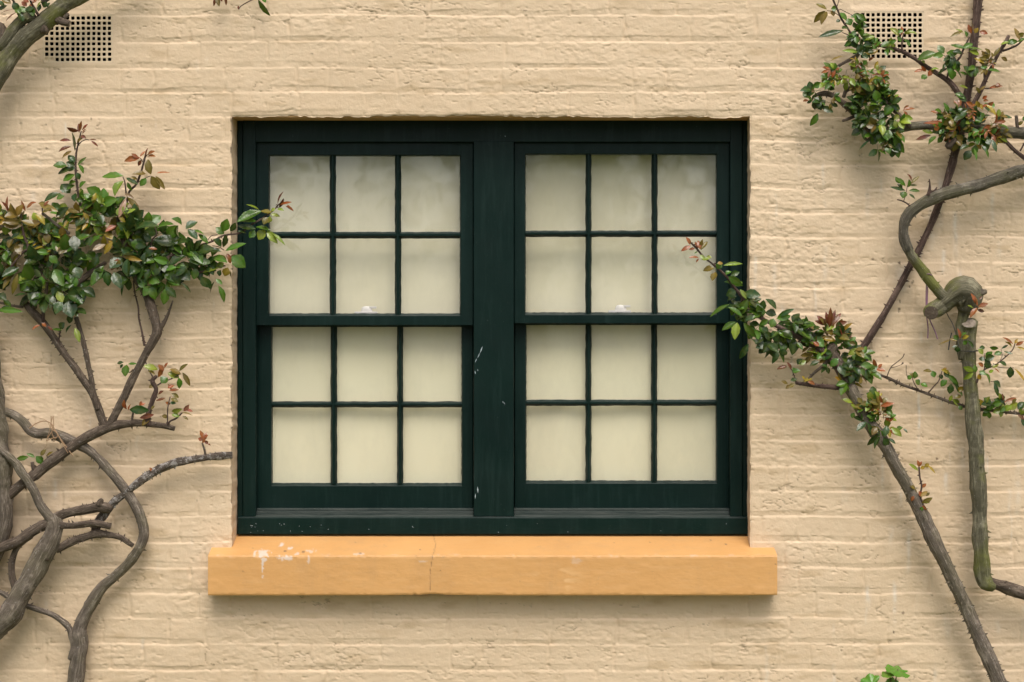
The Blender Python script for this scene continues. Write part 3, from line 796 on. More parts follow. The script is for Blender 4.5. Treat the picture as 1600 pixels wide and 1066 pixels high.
OFS = .62     # how close the whole framework of stems is tied to the wall
RS = .87
def stem(parent, pts, off, m, thorns=.05, name="stem", gn=1.0, cut=False, cutm=None, seed=None, sides=12, label=None):
    """pts: (px, py, radius px[, off]) ; off = how far the stem stands off the wall (m)"""
    rs = random.Random(seed if seed is not None else int(pts[0][0] * 7 + pts[0][1] * 3 + len(pts)))
    pp = [(p[0], p[1], p[2] * RS, (p[3] if len(p) > 3 else off) * OFS) for p in pts]
    mr = max(p[2] for p in pp)
    sm = catmull(pp, max(2.2, min(4.5, mr * .6)))
    C = [W(s_[0], s_[1], -s_[3]) for s_ in sm]; R = [max(.4, s_[2]) * S for s_ in sm]
    ph = rs.uniform(0, 100); vs, fs, uvs = [], [], []
    up = Vector((0, -1, 0)); n_ = len(C); acc = 0
    frames = []; knots = []; kk = rs.uniform(6, 20)
    while kk < 4000: knots.append((kk * S, rs.uniform(.05, .17), rs.uniform(0, 6.28), rs.uniform(1.5, 4.5) * S)); kk += rs.uniform(14, 46)
    for i in range(n_):
        d = (C[min(n_ - 1, i + 1)] - C[max(0, i - 1)]).normalized()
        a = (up - d * up.dot(d)).normalized(); b_ = d.cross(a); frames.append((d, a, b_))
        if i: acc += (C[i] - C[i - 1]).length
        for k in range(sides):
            th = 2 * math.pi * k / sides
            q = float(vnoise(np.array(ph + math.cos(th) * .8 + acc * 9), np.array(math.sin(th) * .8 + acc * 16), 5)) * .16 * gn
            q += float(vnoise(np.array(ph + k * 1.3), np.array(acc * 7), 9)) * .10 * gn
            q += float(vnoise(np.array(ph), np.array(acc * 28), 15)) * .07 * gn
            for (ka, kb, kt, kw) in knots:
                if abs(acc - ka) < kw * 3: q += kb * math.exp(-((acc - ka) / kw) ** 2) * (.35 + .65 * max(0, math.cos(th - kt))) * min(1, gn)
            r_ = R[i] * (1 + q)
            vs.append(C[i] + a * (r_ * math.cos(th)) + b_ * (r_ * math.sin(th)))
            uvs.append((k / sides * (2 * math.pi * R[i] / .02), acc / .02))
    for i in range(n_ - 1):
        for k in range(sides):
            k2 = (k + 1) % sides
            fs.append((i * sides + k, i * sides + k2, (i + 1) * sides + k2, (i + 1) * sides + k))
    # rounded ends
    for (i, s_) in ((0, -1), (n_ - 1, 1)):
        base = len(vs)
        if cut and s_ == 1:
            vs.append(C[i]); uvs.append((0, 0))
        else:
            vs.append(C[i] + frames[i][0] * s_ * R[i] * .5); uvs.append((0, acc / .02))
        for k in range(sides):
            k2 = (k + 1) % sides
            t3 = (i * sides + k, i * sides + k2, base)
            fs.append(t3 if s_ == 1 else t3[::-1])
    # thorns
    nth = int(acc / S * thorns * 1.6)
    for _ in range(nth):
        i = rs.randint(1, n_ - 2); d, a, b_ = frames[i]
        th = rs.choice([math.pi / 2, -math.pi / 2]) + rs.gauss(0, .7)
        o = a * math.cos(th) + b_ * math.sin(th)
        L = rs.uniform(2.8, 5.4) * S * min(1.25, .55 + mr / 14); wv_ = L * .33
        c = C[i] + o * R[i] * .86; s2 = o.cross(d).normalized()
        tip = c + o * L - d * L * rs.uniform(-.1, .55)
        bs = len(vs)
        vs += [c + d * wv_ * 1.1, c + s2 * wv_ * .5, c - d * wv_ * 1.1, c - s2 * wv_ * .5, tip]; uvs += [(0, 0)] * 5
        fs += [(bs, bs + 1, bs + 4), (bs + 1, bs + 2, bs + 4), (bs + 2, bs + 3, bs + 4), (bs + 3, bs, bs + 4)]
    me = bpy.data.meshes.new(name); me.from_pydata([tuple(v) for v in vs], [], fs); me.update()
    uvl = me.uv_layers.new(name="UVMap")
    li = np.empty(len(me.loops), dtype=np.int32); me.loops.foreach_get("vertex_index", li)
    uvl.data.foreach_set("uv", np.array(uvs, dtype=np.float32)[li].ravel())
    me.polygons.foreach_set("use_smooth", [len(f) == 4 for f in fs])
    me.materials.append(m)
    o = bpy.data.objects.new(name, me); COL.objects.link(o)
    if parent is not None: o.parent = parent; o.matrix_parent_inverse = parent.matrix_world.inverted()
    if cut:
        cm = MB(); d, a, b_ = frames[-1]; cc_ = C[-1] + d * .0006; ring = []
        for k in range(14):
            th = 2 * math.pi * k / 14; ring.append(cc_ + (a * math.cos(th) + b_ * math.sin(th)) * R[-1] * .97)
        cm.add(ring + [cc_ + d * .0012], [(k, (k + 1) % 14, 14) for k in range(14)]); cm.build("cut_end", cutm or M_cut, o)
    if label: o["label"] = label
    return o

# ------------------------------------------------------------------ leaves
PAL = {'d': (.017, .052, .008), 'g': (.056, .138, .010), 'l': (.19, .25, .024), 'o': (.15, .105, .018), 'y': (.31, .205, .022),
       'r': (.27, .068, .018), 'k': (.125, .026, .013), 'p': (.36, .13, .08), 'b': (.26, .17, .085), 'w': (.022, .062, .016)}
def leaf(mb, A, B, wd, code, rs, tilt=None):
    """a folded, arched leaflet from base A to tip B (world points), wd = width in metres"""
    u = B - A; L = u.length
    if L < 1e-5: return
    c = PAL[code]; j = rs.uniform(.78, 1.25); c = tuple(max(0, x * j * rs.uniform(.9, 1.1)) for x in c)
    ud = u / L
    up = Vector((rs.gauss(0, .38), -.80 + rs.gauss(0, .15), .55 + rs.gauss(0, .30)))
    if code == 'w': up = Vector((rs.gauss(0, .2), -.75, .62 + rs.gauss(0, .2)))
    if tilt is not None: up = Vector(tilt)
    n_ = up - ud * up.dot(ud)
    if n_.length < .15: n_ = Vector((0, -1, .2)) - ud * Vector((0, -1, .2)).dot(ud)
    n_.normalize(); s_ = ud.cross(n_)
    fold = rs.uniform(.18, .55); arch = rs.uniform(.02, .30); st = 9
    tw = rs.uniform(-.35, .35)
    prof_ = [.0, .42, .76, .95, 1.0, .93, .74, .42, 0.0]
    vs, fs = [], []
    for i in range(st):
        t = i / (st - 1); hw = wd * .5 * prof_[i] * (1 + (.06 if i % 2 else -.04))
        cpt = A + u * t + n_ * (-arch * L * (t ** 2) * 1.2 + arch * L * .6 * t)
        ss = (s_ * math.cos(tw * t) + n_ * math.sin(tw * t)); nn = n_
        for q in (-1, -.5, 0, .5, 1):
            vs.append(cpt + ss * (hw * q) + nn * (abs(q) * hw * fold * 1.2 - (.12 * hw if abs(q) == 1 else 0)))
    for i in range(st - 1):
        for k in range(4): fs.append((i * 5 + k, i * 5 + k + 1, (i + 1) * 5 + k + 1, (i + 1) * 5 + k))
    mid = tuple(x * 1.25 + .01 for x in c)
    b0 = len(mb.v); mb.v += [tuple(v) for v in vs]; mb.f += [tuple(b0 + i for i in f) for f in fs]
    mb.c += [(mid if (i % 5) == 2 else c) for i in range(len(vs))]

def leaves(parent, data, off, name="foliage", seed=1, fills=(), spread=.022):
    """data: 'x0 y0 x1 y1 w code; ...' in photograph pixels; fills: (polygon, n, palette string, size, off range)"""
    rs = random.Random(seed); m = MB(); off = off * OFS; spread *= .8
    for (poly, n_, pal, size, (o0, o1)) in fills:
        o0 *= OFS; o1 *= OFS; size *= 1.18
        xs = [p[0] for p in poly]; ys = [p[1] for p in poly]; cxm = sum(xs) / len(xs); cym = sum(ys) / len(ys); k = 0; tries = 0
        while k < n_ and tries < n_ * 60:
            tries += 1
            x, y = rs.uniform(min(xs), max(xs)), rs.uniform(min(ys), max(ys))
            ins = False; j = len(poly) - 1
            for i in range(len(poly)):
                if (poly[i][1] > y) != (poly[j][1] > y) and x < (poly[j][0] - poly[i][0]) * (y - poly[i][1]) / (poly[j][1] - poly[i][1]) + poly[i][0]: ins = not ins
                j = i
            if not ins: continue
            # one compound leaf: a fan of three or five leaflets on a thin stalk
            ang = math.atan2(y - cym + rs.uniform(-20, 30), x - cxm + rs.uniform(-25, 25)) + rs.gauss(0, .5)
            sz = size * rs.uniform(.7, 1.2); o = rs.uniform(o0, o1); code0 = rs.choice(pal); cnt = rs.choice([3, 3, 5])
            dx, dy = math.cos(ang), math.sin(ang)
            for q in range(cnt):
                if q == 0: bx, by, a2 = x + dx * sz * .35, y + dy * sz * .35, ang
                else:
                    sd2 = 1 if q % 2 else -1; pr = (q + 1) // 2
                    bx, by = x + dx * sz * (.3 - .55 * (pr - 1) * .9), y + dy * sz * (.3 - .55 * (pr - 1) * .9); a2 = ang + sd2 * rs.uniform(.8, 1.25)
                l_ = sz * (1 if q == 0 else rs.uniform(.75, .95))
                code = code0 if rs.random() < .8 else rs.choice(pal)
                narrow = .42 if code in 'rkpy' else .66
                A = W(bx, by, -o); B = W(bx + math.cos(a2) * l_, by + math.sin(a2) * l_, -(o + rs.uniform(-.45, .55) * l_ * S * 1.4))
                leaf(m, A, B, l_ * S * narrow * rs.uniform(.85, 1.15), code, rs)
            A = W(x - dx * sz * .6, y - dy * sz * .6, -o + .004); B = W(x + dx * sz * .35, y + dy * sz * .35, -o)
            r_ = .0007; d = (B - A).normalized(); s_ = d.cross(Vector((0, 1, 0))).normalized() * r_; q_ = Vector((0, -r_, 0)) * 1.2
            m.add([A - s_, A + s_, A + q_, B - s_, B + s_, B + q_], [(0, 2, 5, 3), (2, 1, 4, 5), (1, 0, 3, 4)], (.12, .07, .03))
            k += 1
    for row in data.replace("\n", " ").split(";"):
        p = row.split()
        if len(p) < 6: continue
        x0, y0, x1, y1, wd = map(float, p[:5]); code = p[5]
        L = math.hypot(x1 - x0, y1 - y0)
        o = off + rs.uniform(-spread, spread)
        dz = rs.uniform(-.25, .5) * L * S
        leaf(m, W(x0, y0, -o), W(x1 + (x1 - x0) * .06, y1 + (y1 - y0) * .06, -(o + dz)), wd * S * 1.14, code, rs)
    return m.build(name, M_leaf, parent, smooth=True)

# ================================================================== the plants
ROSE = "climbing roses trained on the wall"
# --- grey trunk at the left edge
t1 = empty("climbing_rose", W(-60, 1330, -.1), "thick grey upright trunk standing at the left edge below the leaves", "climbing rose", ROSE)
stem(t1, [(-16, 500, 12), (-13, 560, 14), (-10, 620, 18), (-6, 690, 23), (-3, 760, 24), (-3, 815, 24), (-12, 850, 24), (-40, 900, 25), (-65, 980, 26), (-75, 1100, 27), (-70, 1330, 30)], .10, M_grey, .02)

# --- rose A: diagonal stem carrying the big leafy mass left of the window
ra = empty("climbing_rose", W(-60, 1330, -.1), "leafy climbing rose with glossy green and red tipped leaves left of the window", "climbing rose", ROSE)
stem(ra, [(-60, 1330, 12), (-75, 1100, 12), (-70, 900, 11.5), (-40, 820, 11), (-12, 795, 10.5), (5, 782, 10), (25, 765, 9.5), (50, 745, 9.5), (80, 722, 9), (105, 703, 9), (130, 687, 9.5), (150, 676, 10), (165, 669, 9.5), (185, 663.5, 8), (205, 661.5, 7), (215, 661, 6.5), (235, 663, 5.5), (255, 665, 5), (273, 670, 4)], .105, M_bark, .05, cut=True)
stem(ra, [(166, 672, 7), (160, 655, 7), (153, 637, 6.6), (143, 612, 6), (128, 590, 6), (112, 567, 6), (97, 547, 6), (83, 526, 6.2), (72, 511, 6.5), (60, 497, 6.8), (48, 484, 6.5), (38, 472, 5)], .10, M_bark, .11, cut=True)
stem(ra, [(153, 640, 5), (147, 615, 4.8), (141, 585, 4.6), (135, 555, 4.5), (128, 525, 4.5), (119, 496, 4.6)], .115, M_bark, .12, cut=True)
stem(ra, [(168, 669, 8), (176, 655, 6.5), (190, 628, 6.5), (205, 597, 6.5), (220, 568, 6.5), (234, 542, 7), (245, 520, 8), (243, 500, 8), (235, 475, 8), (226, 452, 8.5), (214, 430, 8), (200, 400, 6), (190, 370, 4), (182, 340, 3)], .105, M_bark, .09)
stem(ra, [(245, 520, 5), (254, 508, 4), (262, 492, 2.5), (270, 470, 1.5)], .11, M_bark, .08)
stem(ra, [(226, 540, 2.4), (222, 520, 1.8), (217, 498, 1.6), (216, 480, 1.4), (210, 455, 1.3), (209, 435, 1.2)], .10, M_twig, .1)
stem(ra, [(53, 482, 4.5), (54, 465, 5.5), (58, 440, 6), (66, 415, 5), (80, 395, 4)], .11, M_bark, .06)
stem(ra, [(67, 503, 3), (68, 485, 3), (71, 465, 2.6), (74, 440, 2.2)], .115, M_twig, .05)
stem(ra, [(36, 480, 2.6), (22, 478, 2.4), (5, 474, 2), (-15, 470, 2)], .10, M_bark, .03)
stem(ra, [(90, 542, 1.8), (93, 525, 1.5), (95, 512, 1.2)], .11, M_twig, .2)
stem(ra, [(108, 470, 5), (122, 445, 5.5), (140, 428, 5), (165, 410, 4)], .10, M_bark, .04)
stem(ra, [(66, 333, 2.6), (82, 346, 3), (96, 357, 3.4), (108, 365, 3.2)], .14, M_grey, .04)
stem(ra, [(132, 345, 2.4), (126, 322, 2.3), (122, 300, 2.2), (119, 278, 2.1), (118, 258, 2), (119, 240, 1.8), (123, 222, 1.5), (127, 205, 1.2)], .11, M_twig, .12)
stem(ra, [(121, 228, .9), (128, 221, .8), (135, 218, .8), (139, 219, .7)], .11, M_twig, 0)
stem(ra, [(196, 342, 2), (198, 318, 2), (202, 300, 2), (213, 288, 1.9), (220, 270, 1.8), (225, 252, 1.6), (228, 240, 1.3)], .12, M_twig, .05)
stem(ra, [(212, 288, .8), (222, 281, .7), (235, 275, .7)], .12, M_twig, 0)
stem(ra, [(225, 258, .8), (221, 249, .7), (217, 246, .6)], .12, M_twig, 0)
stem(ra, [(197, 302, 1.2), (195, 285, 1), (192, 276, .8)], .12, M_twig, 0)
stem(ra, [(250, 425, 2.6), (270, 425, 2.2), (300, 428, 2), (330, 420, 1.8), (352, 415, 1.4)], .12, M_twig, .08)
stem(ra, [(255, 405, 2.5), (290, 390, 2.2), (310, 384, 2), (330, 378, 1.9), (350, 368, 1.8), (375, 364, 1.6), (395, 350, 1.5), (412, 340, 1.4), (428, 328, 1.3), (437, 318, 1)], .125, M_twig, .05)
stem(ra, [(232, 395, 1.6), (238, 375, 1.5), (245, 365, 1.2), (240, 350, 1)], .13, M_twig, 0)
stem(ra, [(325, 375, .8), (330, 369, .8), (340, 367, .7)], .125, M_twig, 0)
stem(ra, [(332, 384, .8), (342, 386, .8), (350, 391, .7)], .125, M_twig, 0)
stem(ra, [(15, 420, 2.2), (35, 395, 2.2), (44, 388, 2.2), (38, 370, 2), (34, 350, 1.8), (33, 330, 1)], .15, M_twig, .04)
stem(ra, [(67, 366, 1.4), (67, 345, 1.2), (66, 325, 1)], .15, M_twig, 0)
stem(ra, [(232, 665, 4.5), (231, 652, 4.5), (234, 640, 4.5), (240, 622, 4.8), (244, 608, 4), (238, 595, 4.5), (245, 588, 3)], .115, M_twig, .12)
stem(ra, [(243, 603, 1.4), (238, 588, 1.2), (232, 578, 1)], .12, M_twig, 0)
stem(ra, [(246, 602, 1.4), (256, 596, 1.3), (268, 592, 1.2), (282, 584, 1)], .12, M_twig, 0)
stem(ra, [(262, 664, 1.6), (266, 658, 1.6), (275, 654, 1.4), (285, 645, 1.2)], .12, M_twig, 0)
stem(ra, [(262, 662, 1.2), (262, 640, 1.2), (266, 620, 1)], .12, M_twig, 0)
stem(ra, [(206, 664, 2.6), (207, 652, 2.2), (208, 644, 1.6), (203, 640, 1.2)], .115, M_bark, .05)
stem(ra, [(208, 577, 1.1), (203, 582, 1), (198, 580, .8)], .11, M_twig, 0)
stem(ra, [(53, 738, 3), (51, 728, 3.2), (50, 722, 3.2)], .115, M_bark, 0, cut=True)
leaves(ra, """
125 205 127 190 5 r;128 204 136 194 5 k;123 205 105 200 8 k;128 208 134 201 4 k;128 212 134 203 4 k;124 208 122 193 4 k;
111 220 94 219 5 k;111 229 92 235 7 k;112 236 97 245 9 o;117 236 113 208 12 d;120 224 130 214 6 o;139 219 150 218 3 k;142 220 153 228 4 k;126 212 134 216 5 k;
105 259 84 258 13 g;117 254 107 243 10 d;117 259 104 254 10 d;114 262 91 271 10 d;121 258 134 246 4 g;122 257 131 270 7 g;117 273 99 282 12 g;119 284 108 290 11 g;
110 302 96 288 15 d;118 302 116 314 10 d;124 294 133 284 11 g;126 294 128 306 6 l;160 306 137 294 15 g;161 309 130 317 12 g;95 302 69 312 11 d;101 306 89 311 9 g;128 305 130 313 4 k;
118 262 104 266 8 d;120 270 124 280 8 d;117 290 104 296 9 g""", .12, seed=2, spread=.012)
leaves(ra, """
220 247 195 251 9 r;217 248 206 240 5 r;219 245 226 236 4 r;221 250 216 259 5 k;228 245 230 232 4 k;230 243 241 236 6 r;230 245 242 243 6 r;226 250 232 240 4 k;
236 273 230 250 11 o;228 272 208 271 10 o;229 279 219 290 9 g;236 275 248 295 12 o;243 275 257 295 7 o;244 271 265 268 4 r;193 275 160 275 13 g;193 283 178 303 16 l;197 278 215 288 7 d;215 280 203 277 5 o;199 285 205 297 6 g;
197 310 186 338 8 b;199 308 218 330 10 o;212 335 218 328 7 r;214 332 222 337 5 d;197 308 172 325 13 d;195 303 208 309 5 b;
215 318 205 340 9 r;205 330 200 350 9 g;222 345 203 330 11 g""", .13, seed=3, spread=.012)
leaves(ra, """
13 333 11 308 6 p;14 330 4 315 5 k;10 345 -4 338 9 r;40 330 33 314 5 r;42 325 50 318 5 r;44 320 56 316 5 r;60 318 72 319 6 o;62 320 88 329 9 y;66 332 80 325 6 o;68 322 76 314 4 r;
33 345 10 336 10 o;33 345 60 353 10 o;30 350 6 345 9 o;52 332 58 346 11 l;55 335 70 349 9 y;35 352 8 354 10 o;65 362 90 366 9 d;85 373 51 378 13 l;83 375 108 377 6 l;31 366 17 372 7 w;
107 384 79 394 11 d;118 389 132 415 19 d;115 368 118 390 15 d;141 368 116 374 10 g;160 367 139 384 11 g;123 328 98 350 11 g;136 333 119 352 15 d;131 343 163 353 8 l;88 343 106 325 15 d;
182 353 165 361 8 p;165 382 145 390 8 b;185 404 174 422 8 p;187 405 183 421 6 o;190 400 220 407 7 y;188 400 206 390 7 l;176 378 162 396 11 y;180 380 184 372 7 r;178 385 170 376 6 y;
77 400 89 411 13 g;85 421 98 445 16 g;118 417 124 434 15 w;162 415 142 444 13 g;57 393 76 396 10 g;30 418 4 432 13 d;25 425 2 438 8 o;20 428 4 450 8 o;28 428 19 459 8 o;32 430 41 443 11 l;
50 448 53 476 15 d;62 458 54 478 10 g;90 455 97 472 11 l;83 462 78 481 6 d;96 470 87 489 13 d;107 470 112 495 20 w;112 490 108 505 9 d;118 450 130 465 15 d;90 455 113 444 8 g;165 425 170 446 14 d;178 425 187 448 14 w;195 440 188 461 5 d;
22 463 40 458 5 d;-4 460 9 468 12 d;5 468 17 481 9 g;-3 484 31 486 9 g;15 478 0 487 8 d;93 513 100 505 10 d;97 516 82 514 6 g;103 521 110 508 6 w;117 512 124 533 8 l;63 508 50 514 5 r;65 505 72 510 6 r;74 510 82 516 4 k;
212 358 243 349 19 w;243 358 269 349 13 g;284 352 270 341 13 g;278 352 279 371 17 g;290 358 308 347 15 w;293 358 308 373 11 w;300 360 318 366 9 g;310 366 325 379 9 g;293 370 299 391 15 d;240 374 276 380 18 d;208 378 226 385 14 d;216 372 215 391 18 g;
290 402 267 387 14 w;290 400 264 413 14 w;265 411 241 404 11 g;240 404 241 428 18 g;228 394 225 413 10 d;200 404 197 430 14 d;276 418 259 422 9 g;292 416 275 430 11 w;262 440 283 444 9 g;283 442 298 455 4 d;256 446 240 466 13 d;258 449 275 464 11 w;258 451 256 475 13 g;232 388 245 389 5 r;
222 378 206 366 11 l;205 396 190 388 12 d;245 425 252 438 10 d;155 402 146 416 14 d;150 374 130 380 11 d;160 395 150 405 10 d""", .16, seed=4, spread=.018,
  fills=[([(2, 355), (60, 345), (110, 330), (180, 318), (215, 335), (262, 372), (300, 388), (330, 392), (330, 410), (300, 430), (270, 428), (240, 438), (190, 425), (150, 430), (115, 452), (95, 470), (60, 465), (30, 440), (0, 432)], 70, 'dddddgggol', 21, (.09, .15)),
         ([(0, 340), (50, 342), (95, 380), (60, 400), (0, 405)], 20, 'loogdyg', 16, (.13, .17)),
         ([(45, 400), (110, 395), (125, 440), (112, 478), (85, 480), (50, 470)], 18, 'dddg', 20, (.12, .16)),
         ([(215, 405), (255, 405), (262, 440), (232, 450), (205, 440)], 9, 'ddg', 18, (.12, .16)),
         ([(-90, 330), (0, 340), (0, 440), (-90, 450)], 24, 'ddggol', 20, (.07, .15)),
         ([(200, 350), (250, 370), (300, 395), (290, 425), (230, 430), (190, 400)], 22, 'ddg', 20, (.12, .16)),
         ([(105, 320), (180, 322), (200, 345), (180, 362), (120, 355)], 16, 'gdolyg', 17, (.13, .17))])
leaves(ra, """
349 362 355 343 13 g;350 366 338 356 11 g;352 366 350 386 9 d;360 362 368 349 9 d;410 330 372 346 15 g;400 346 376 344 10 g;405 328 387 318 5 l;425 332 408 330 10 o;420 340 412 350 12 o;400 358 373 353 9 d;398 360 390 371 10 g;
415 360 403 373 14 l;417 360 432 379 10 l;425 364 445 381 5 l;399 355 421 358 8 g;434 320 440 300 6 k;437 320 455 316 5 r;446 322 459 329 6 r;436 325 443 311 5 k;430 325 424 330 5 l;433 327 443 328 5 l;422 335 437 337 6 l;422 338 420 348 7 l;448 320 455 326 4 r;
352 392 382 380 10 g;335 390 310 397 11 g;331 411 296 405 13 g;305 404 303 421 15 w;346 386 334 374 12 d;362 400 382 416 18 g;350 411 340 418 9 l;345 398 353 409 6 o;354 396 361 408 6 r;358 402 371 400 5 r;360 412 358 403 5 r;345 418 317 424 8 l;356 418 351 431 11 y;307 419 303 436 12 g;330 424 326 433 7 d;
314 432 326 449 12 d;325 435 328 451 7 d;335 440 328 458 9 d;337 436 347 444 6 g;341 446 352 471 9 g;345 422 342 431 9 d;360 424 361 434 4 o;322 389 345 392 8 d;300 400 316 396 9 g;385 365 372 361 6 d""", .135, seed=5, spread=.012)
leaves(ra, """
183 568 192 566 5 d;192 569 188 575 4 d;198 570 195 587 12 g;200 569 213 568 4 g;224 572 246 576 10 l;262 590 252 598 13 g;247 590 254 573 7 r;257 576 262 567 5 r;256 580 248 570 8 r;262 583 279 589 11 l;265 577 282 583 9 o;280 580 292 569 6 o;285 582 297 602 7 o;279 590 281 607 9 g;
243 586 232 580 6 o;240 602 233 606 5 o;262 600 268 609 4 r;264 610 279 609 5 r;256 611 247 616 5 k;268 615 279 621 6 o;259 622 244 626 5 k;267 623 278 628 7 o;265 630 275 630 5 d;268 643 283 640 7 l;287 643 295 633 6 p;290 640 301 643 6 p;284 645 300 648 4 o;285 650 294 656 4 o;
241 648 219 653 7 k;236 652 222 664 8 o;202 640 231 641 12 d;198 640 193 626 7 r;219 633 227 630 5 r;200 642 204 632 4 r;218 635 221 627 4 r;262 607 272 602 6 r;258 628 266 632 4 r;242 634 236 640 5 o;252 650 262 652 6 o;268 648 280 650 7 l;
45 714 25 718 7 g;55 715 42 709 5 g;56 713 67 724 11 g;63 712 71 703 7 o;72 713 82 706 4 o""", .125, seed=6, spread=.01)

# --- rose B: gnarled grey plant in the lower left, pruned hard
rb = empty("climbing_rose", W(-90, 1330, -.12), "gnarled grey pruned rose with cut stubs in the lower left corner", "climbing rose", ROSE)
stem(rb, [(-100, 1330, 24), (-80, 1150, 22), (-45, 1040, 20), (-12, 988, 19), (15, 960, 19), (38, 922, 19), (55, 890, 18.5), (70, 862, 18), (82, 838, 16), (86, 820, 14), (80, 806, 9)], .14, M_grey, .015)
stem(rb, [(84, 818, 9), (70, 800, 8), (61, 786, 7), (54, 768, 7.5), (43, 750, 7), (34, 738, 8), (25, 724, 8), (12, 712, 7), (-4, 698, 7), (-30, 670, 7)], .15, M_grey, .05)
stem(rb, [(82, 815, 10), (66, 822, 10), (48, 833, 10), (28, 846, 9), (5, 855, 9), (-25, 866, 9)], .145, M_bark, .06)
stem(rb, [(48, 836, 7), (34, 846, 6.5), (24, 860, 6), (18, 880, 5.5), (19, 900, 5.5), (24, 918, 6), (28, 940, 6)], .115, M_bark, .08)
stem(rb, [(78, 815, 9), (92, 806, 8), (106, 801, 7.5), (122, 798, 7.5), (140, 795, 8), (155, 792, 9), (166, 794, 9), (174, 796, 6)], .13, M_bark, .07)
stem(rb, [(155, 790, 6), (157, 784, 5), (160, 781, 4)], .145, M_bark, 0)
stem(rb, [(150, 828, 6), (154, 815, 6), (162, 805, 7), (170, 795, 6), (180, 783, 6), (190, 775, 6), (200, 766, 6), (213, 756, 7), (228, 746, 7), (248, 734, 7), (270, 725, 6.5), (295, 719, 6), (320, 715, 6), (345, 712.5, 6), (363, 711, 6)], .085, M_lich, .14, cut=True, gn=1.6)
stem(rb, [(90, 820, 7), (108, 821, 6), (130, 819, 6), (150, 818, 6), (173, 822, 6)], .15, M_bark, .07, cut=True)
stem(rb, [(88, 860, 6), (104, 851, 7), (122, 843, 7), (138, 838, 6.5), (150, 834, 8), (165, 835, 6.5), (180, 838, 5.5), (192, 842, 5), (200, 848, 4.5), (208, 853, 4)], .12, M_bark, .14, cut=True)
stem(rb, [(150, 836, 7), (148, 826, 6), (155, 818, 6)], .10, M_bark, .05)
stem(rb, [(71, 800, 2), (71, 792, 1.6), (70, 787, 1.2)], .15, M_bark, .1)
stem(rb, [(322, 713, 2), (319, 702, 1.9), (316, 692, 1.6)], .09, M_bark, .08)
stem(rb, [(76, 872, 6), (68, 874, 7), (62, 872, 5)], .165, M_bark, 0, gn=2.5)
leaves(rb, """320 690 313 673 7 r;318 690 322 676 6 r;318 688 310 685 6 r;325 694 320 689 5 k;324 694 329 696 4 k;316 692 321 686 5 r;319 684 324 680 5 r;238 737 234 731 4 r""", .095, seed=7, spread=.004)

# --- rose C: smooth curved stem that winds behind the diagonal one
rc = empty("climbing_rose", W(110, 1330, -.1), "bare smooth grey rose stem winding down in an S curve to a twisted foot", "climbing rose", ROSE)
stem(rc, [(115, 1330, 22), (95, 1200, 19), (108, 1110, 16), (118, 1060, 14), (123, 1030, 14), (126, 1005, 13), (123, 988, 13), (127, 972, 11), (136, 955, 11), (146, 938, 10.5), (160, 918, 10), (176, 904, 9.5), (192, 888, 9), (207, 872, 9), (219, 852, 9.5), (225, 830, 9.5), (220, 808, 9), (209, 785, 9), (198, 768, 9), (184, 750, 8.5), (168, 732, 8), (152, 714, 8), (135, 700, 8.5), (112, 690, 9), (95, 683, 9), (78, 677, 8.5), (60, 678, 8.5), (48, 673, 9.5), (38, 661, 9), (25, 651, 8.5), (8, 645, 8), (-30, 638, 8)], .08, M_grey, .035)
stem(rc, [(110, 1030, 6), (116, 1010, 6), (113, 995, 6.5), (108, 982, 6), (97, 971, 5.5), (82, 961, 5), (62, 953, 5), (40, 946, 5), (20, 938, 5), (5, 928, 5), (-25, 915, 5)], .085, M_grey, .05)
# raffia tie
rt = MB()
def strand(m, pts, off, r, sides=5, colr=None):
    sm = catmull([(p[0], p[1], 0, (p[2] if len(p) > 2 else off)) for p in pts], 3)
    C = [W(q[0], q[1], -q[3] * OFS) for q in sm]; vs, fs = [], []
    for i, c in enumerate(C):
        d = (C[min(len(C) - 1, i + 1)] - C[max(0, i - 1)]).normalized()
        ref = Vector((0, -1, 0)) if abs(d.y) < .9 else Vector((1, 0, 0))
        a = (ref - d * ref.dot(d)).normalized(); b_ = d.cross(a)
        for k in range(sides): th = 2 * math.pi * k / sides; vs.append(c + (a * math.cos(th) + b_ * math.sin(th)) * r)
    for i in range(len(C) - 1):
        for k in range(sides): k2 = (k + 1) % sides; fs.append((i * sides + k, i * sides + k2, (i + 1) * sides + k2, (i + 1) * sides + k))
    m.add(vs, fs, colr)
strand(rt, [(46, 669), (58, 661), (70, 658), (80, 662), (86, 672), (96, 688), (107, 703), (114, 713)], .125, .0017)
strand(rt, [(80, 650), (80, 662), (82, 672), (76, 682), (72, 690), (78, 686), (88, 684)], .13, .0015)
strand(rt, [(83, 650), (84, 664), (81, 676), (86, 686), (90, 680), (84, 672)], .128, .0015)
strand(rt, [(60, 653), (72, 657), (78, 668), (74, 684), (73, 696), (67, 703)], .13, .0008)
strand(rt, [(82, 652), (79, 668), (88, 676), (96, 690), (106, 708)], .131, .0012)
strand(rt, [(79, 672, .06), (84, 690, .06), (88, 684, .12)], .13, .0014)
tag(rt.build("raffia_tie", M_raffia, smooth=True), "frayed brown raffia tie knotted round the crossing rose stems at lower left", "plant tie")

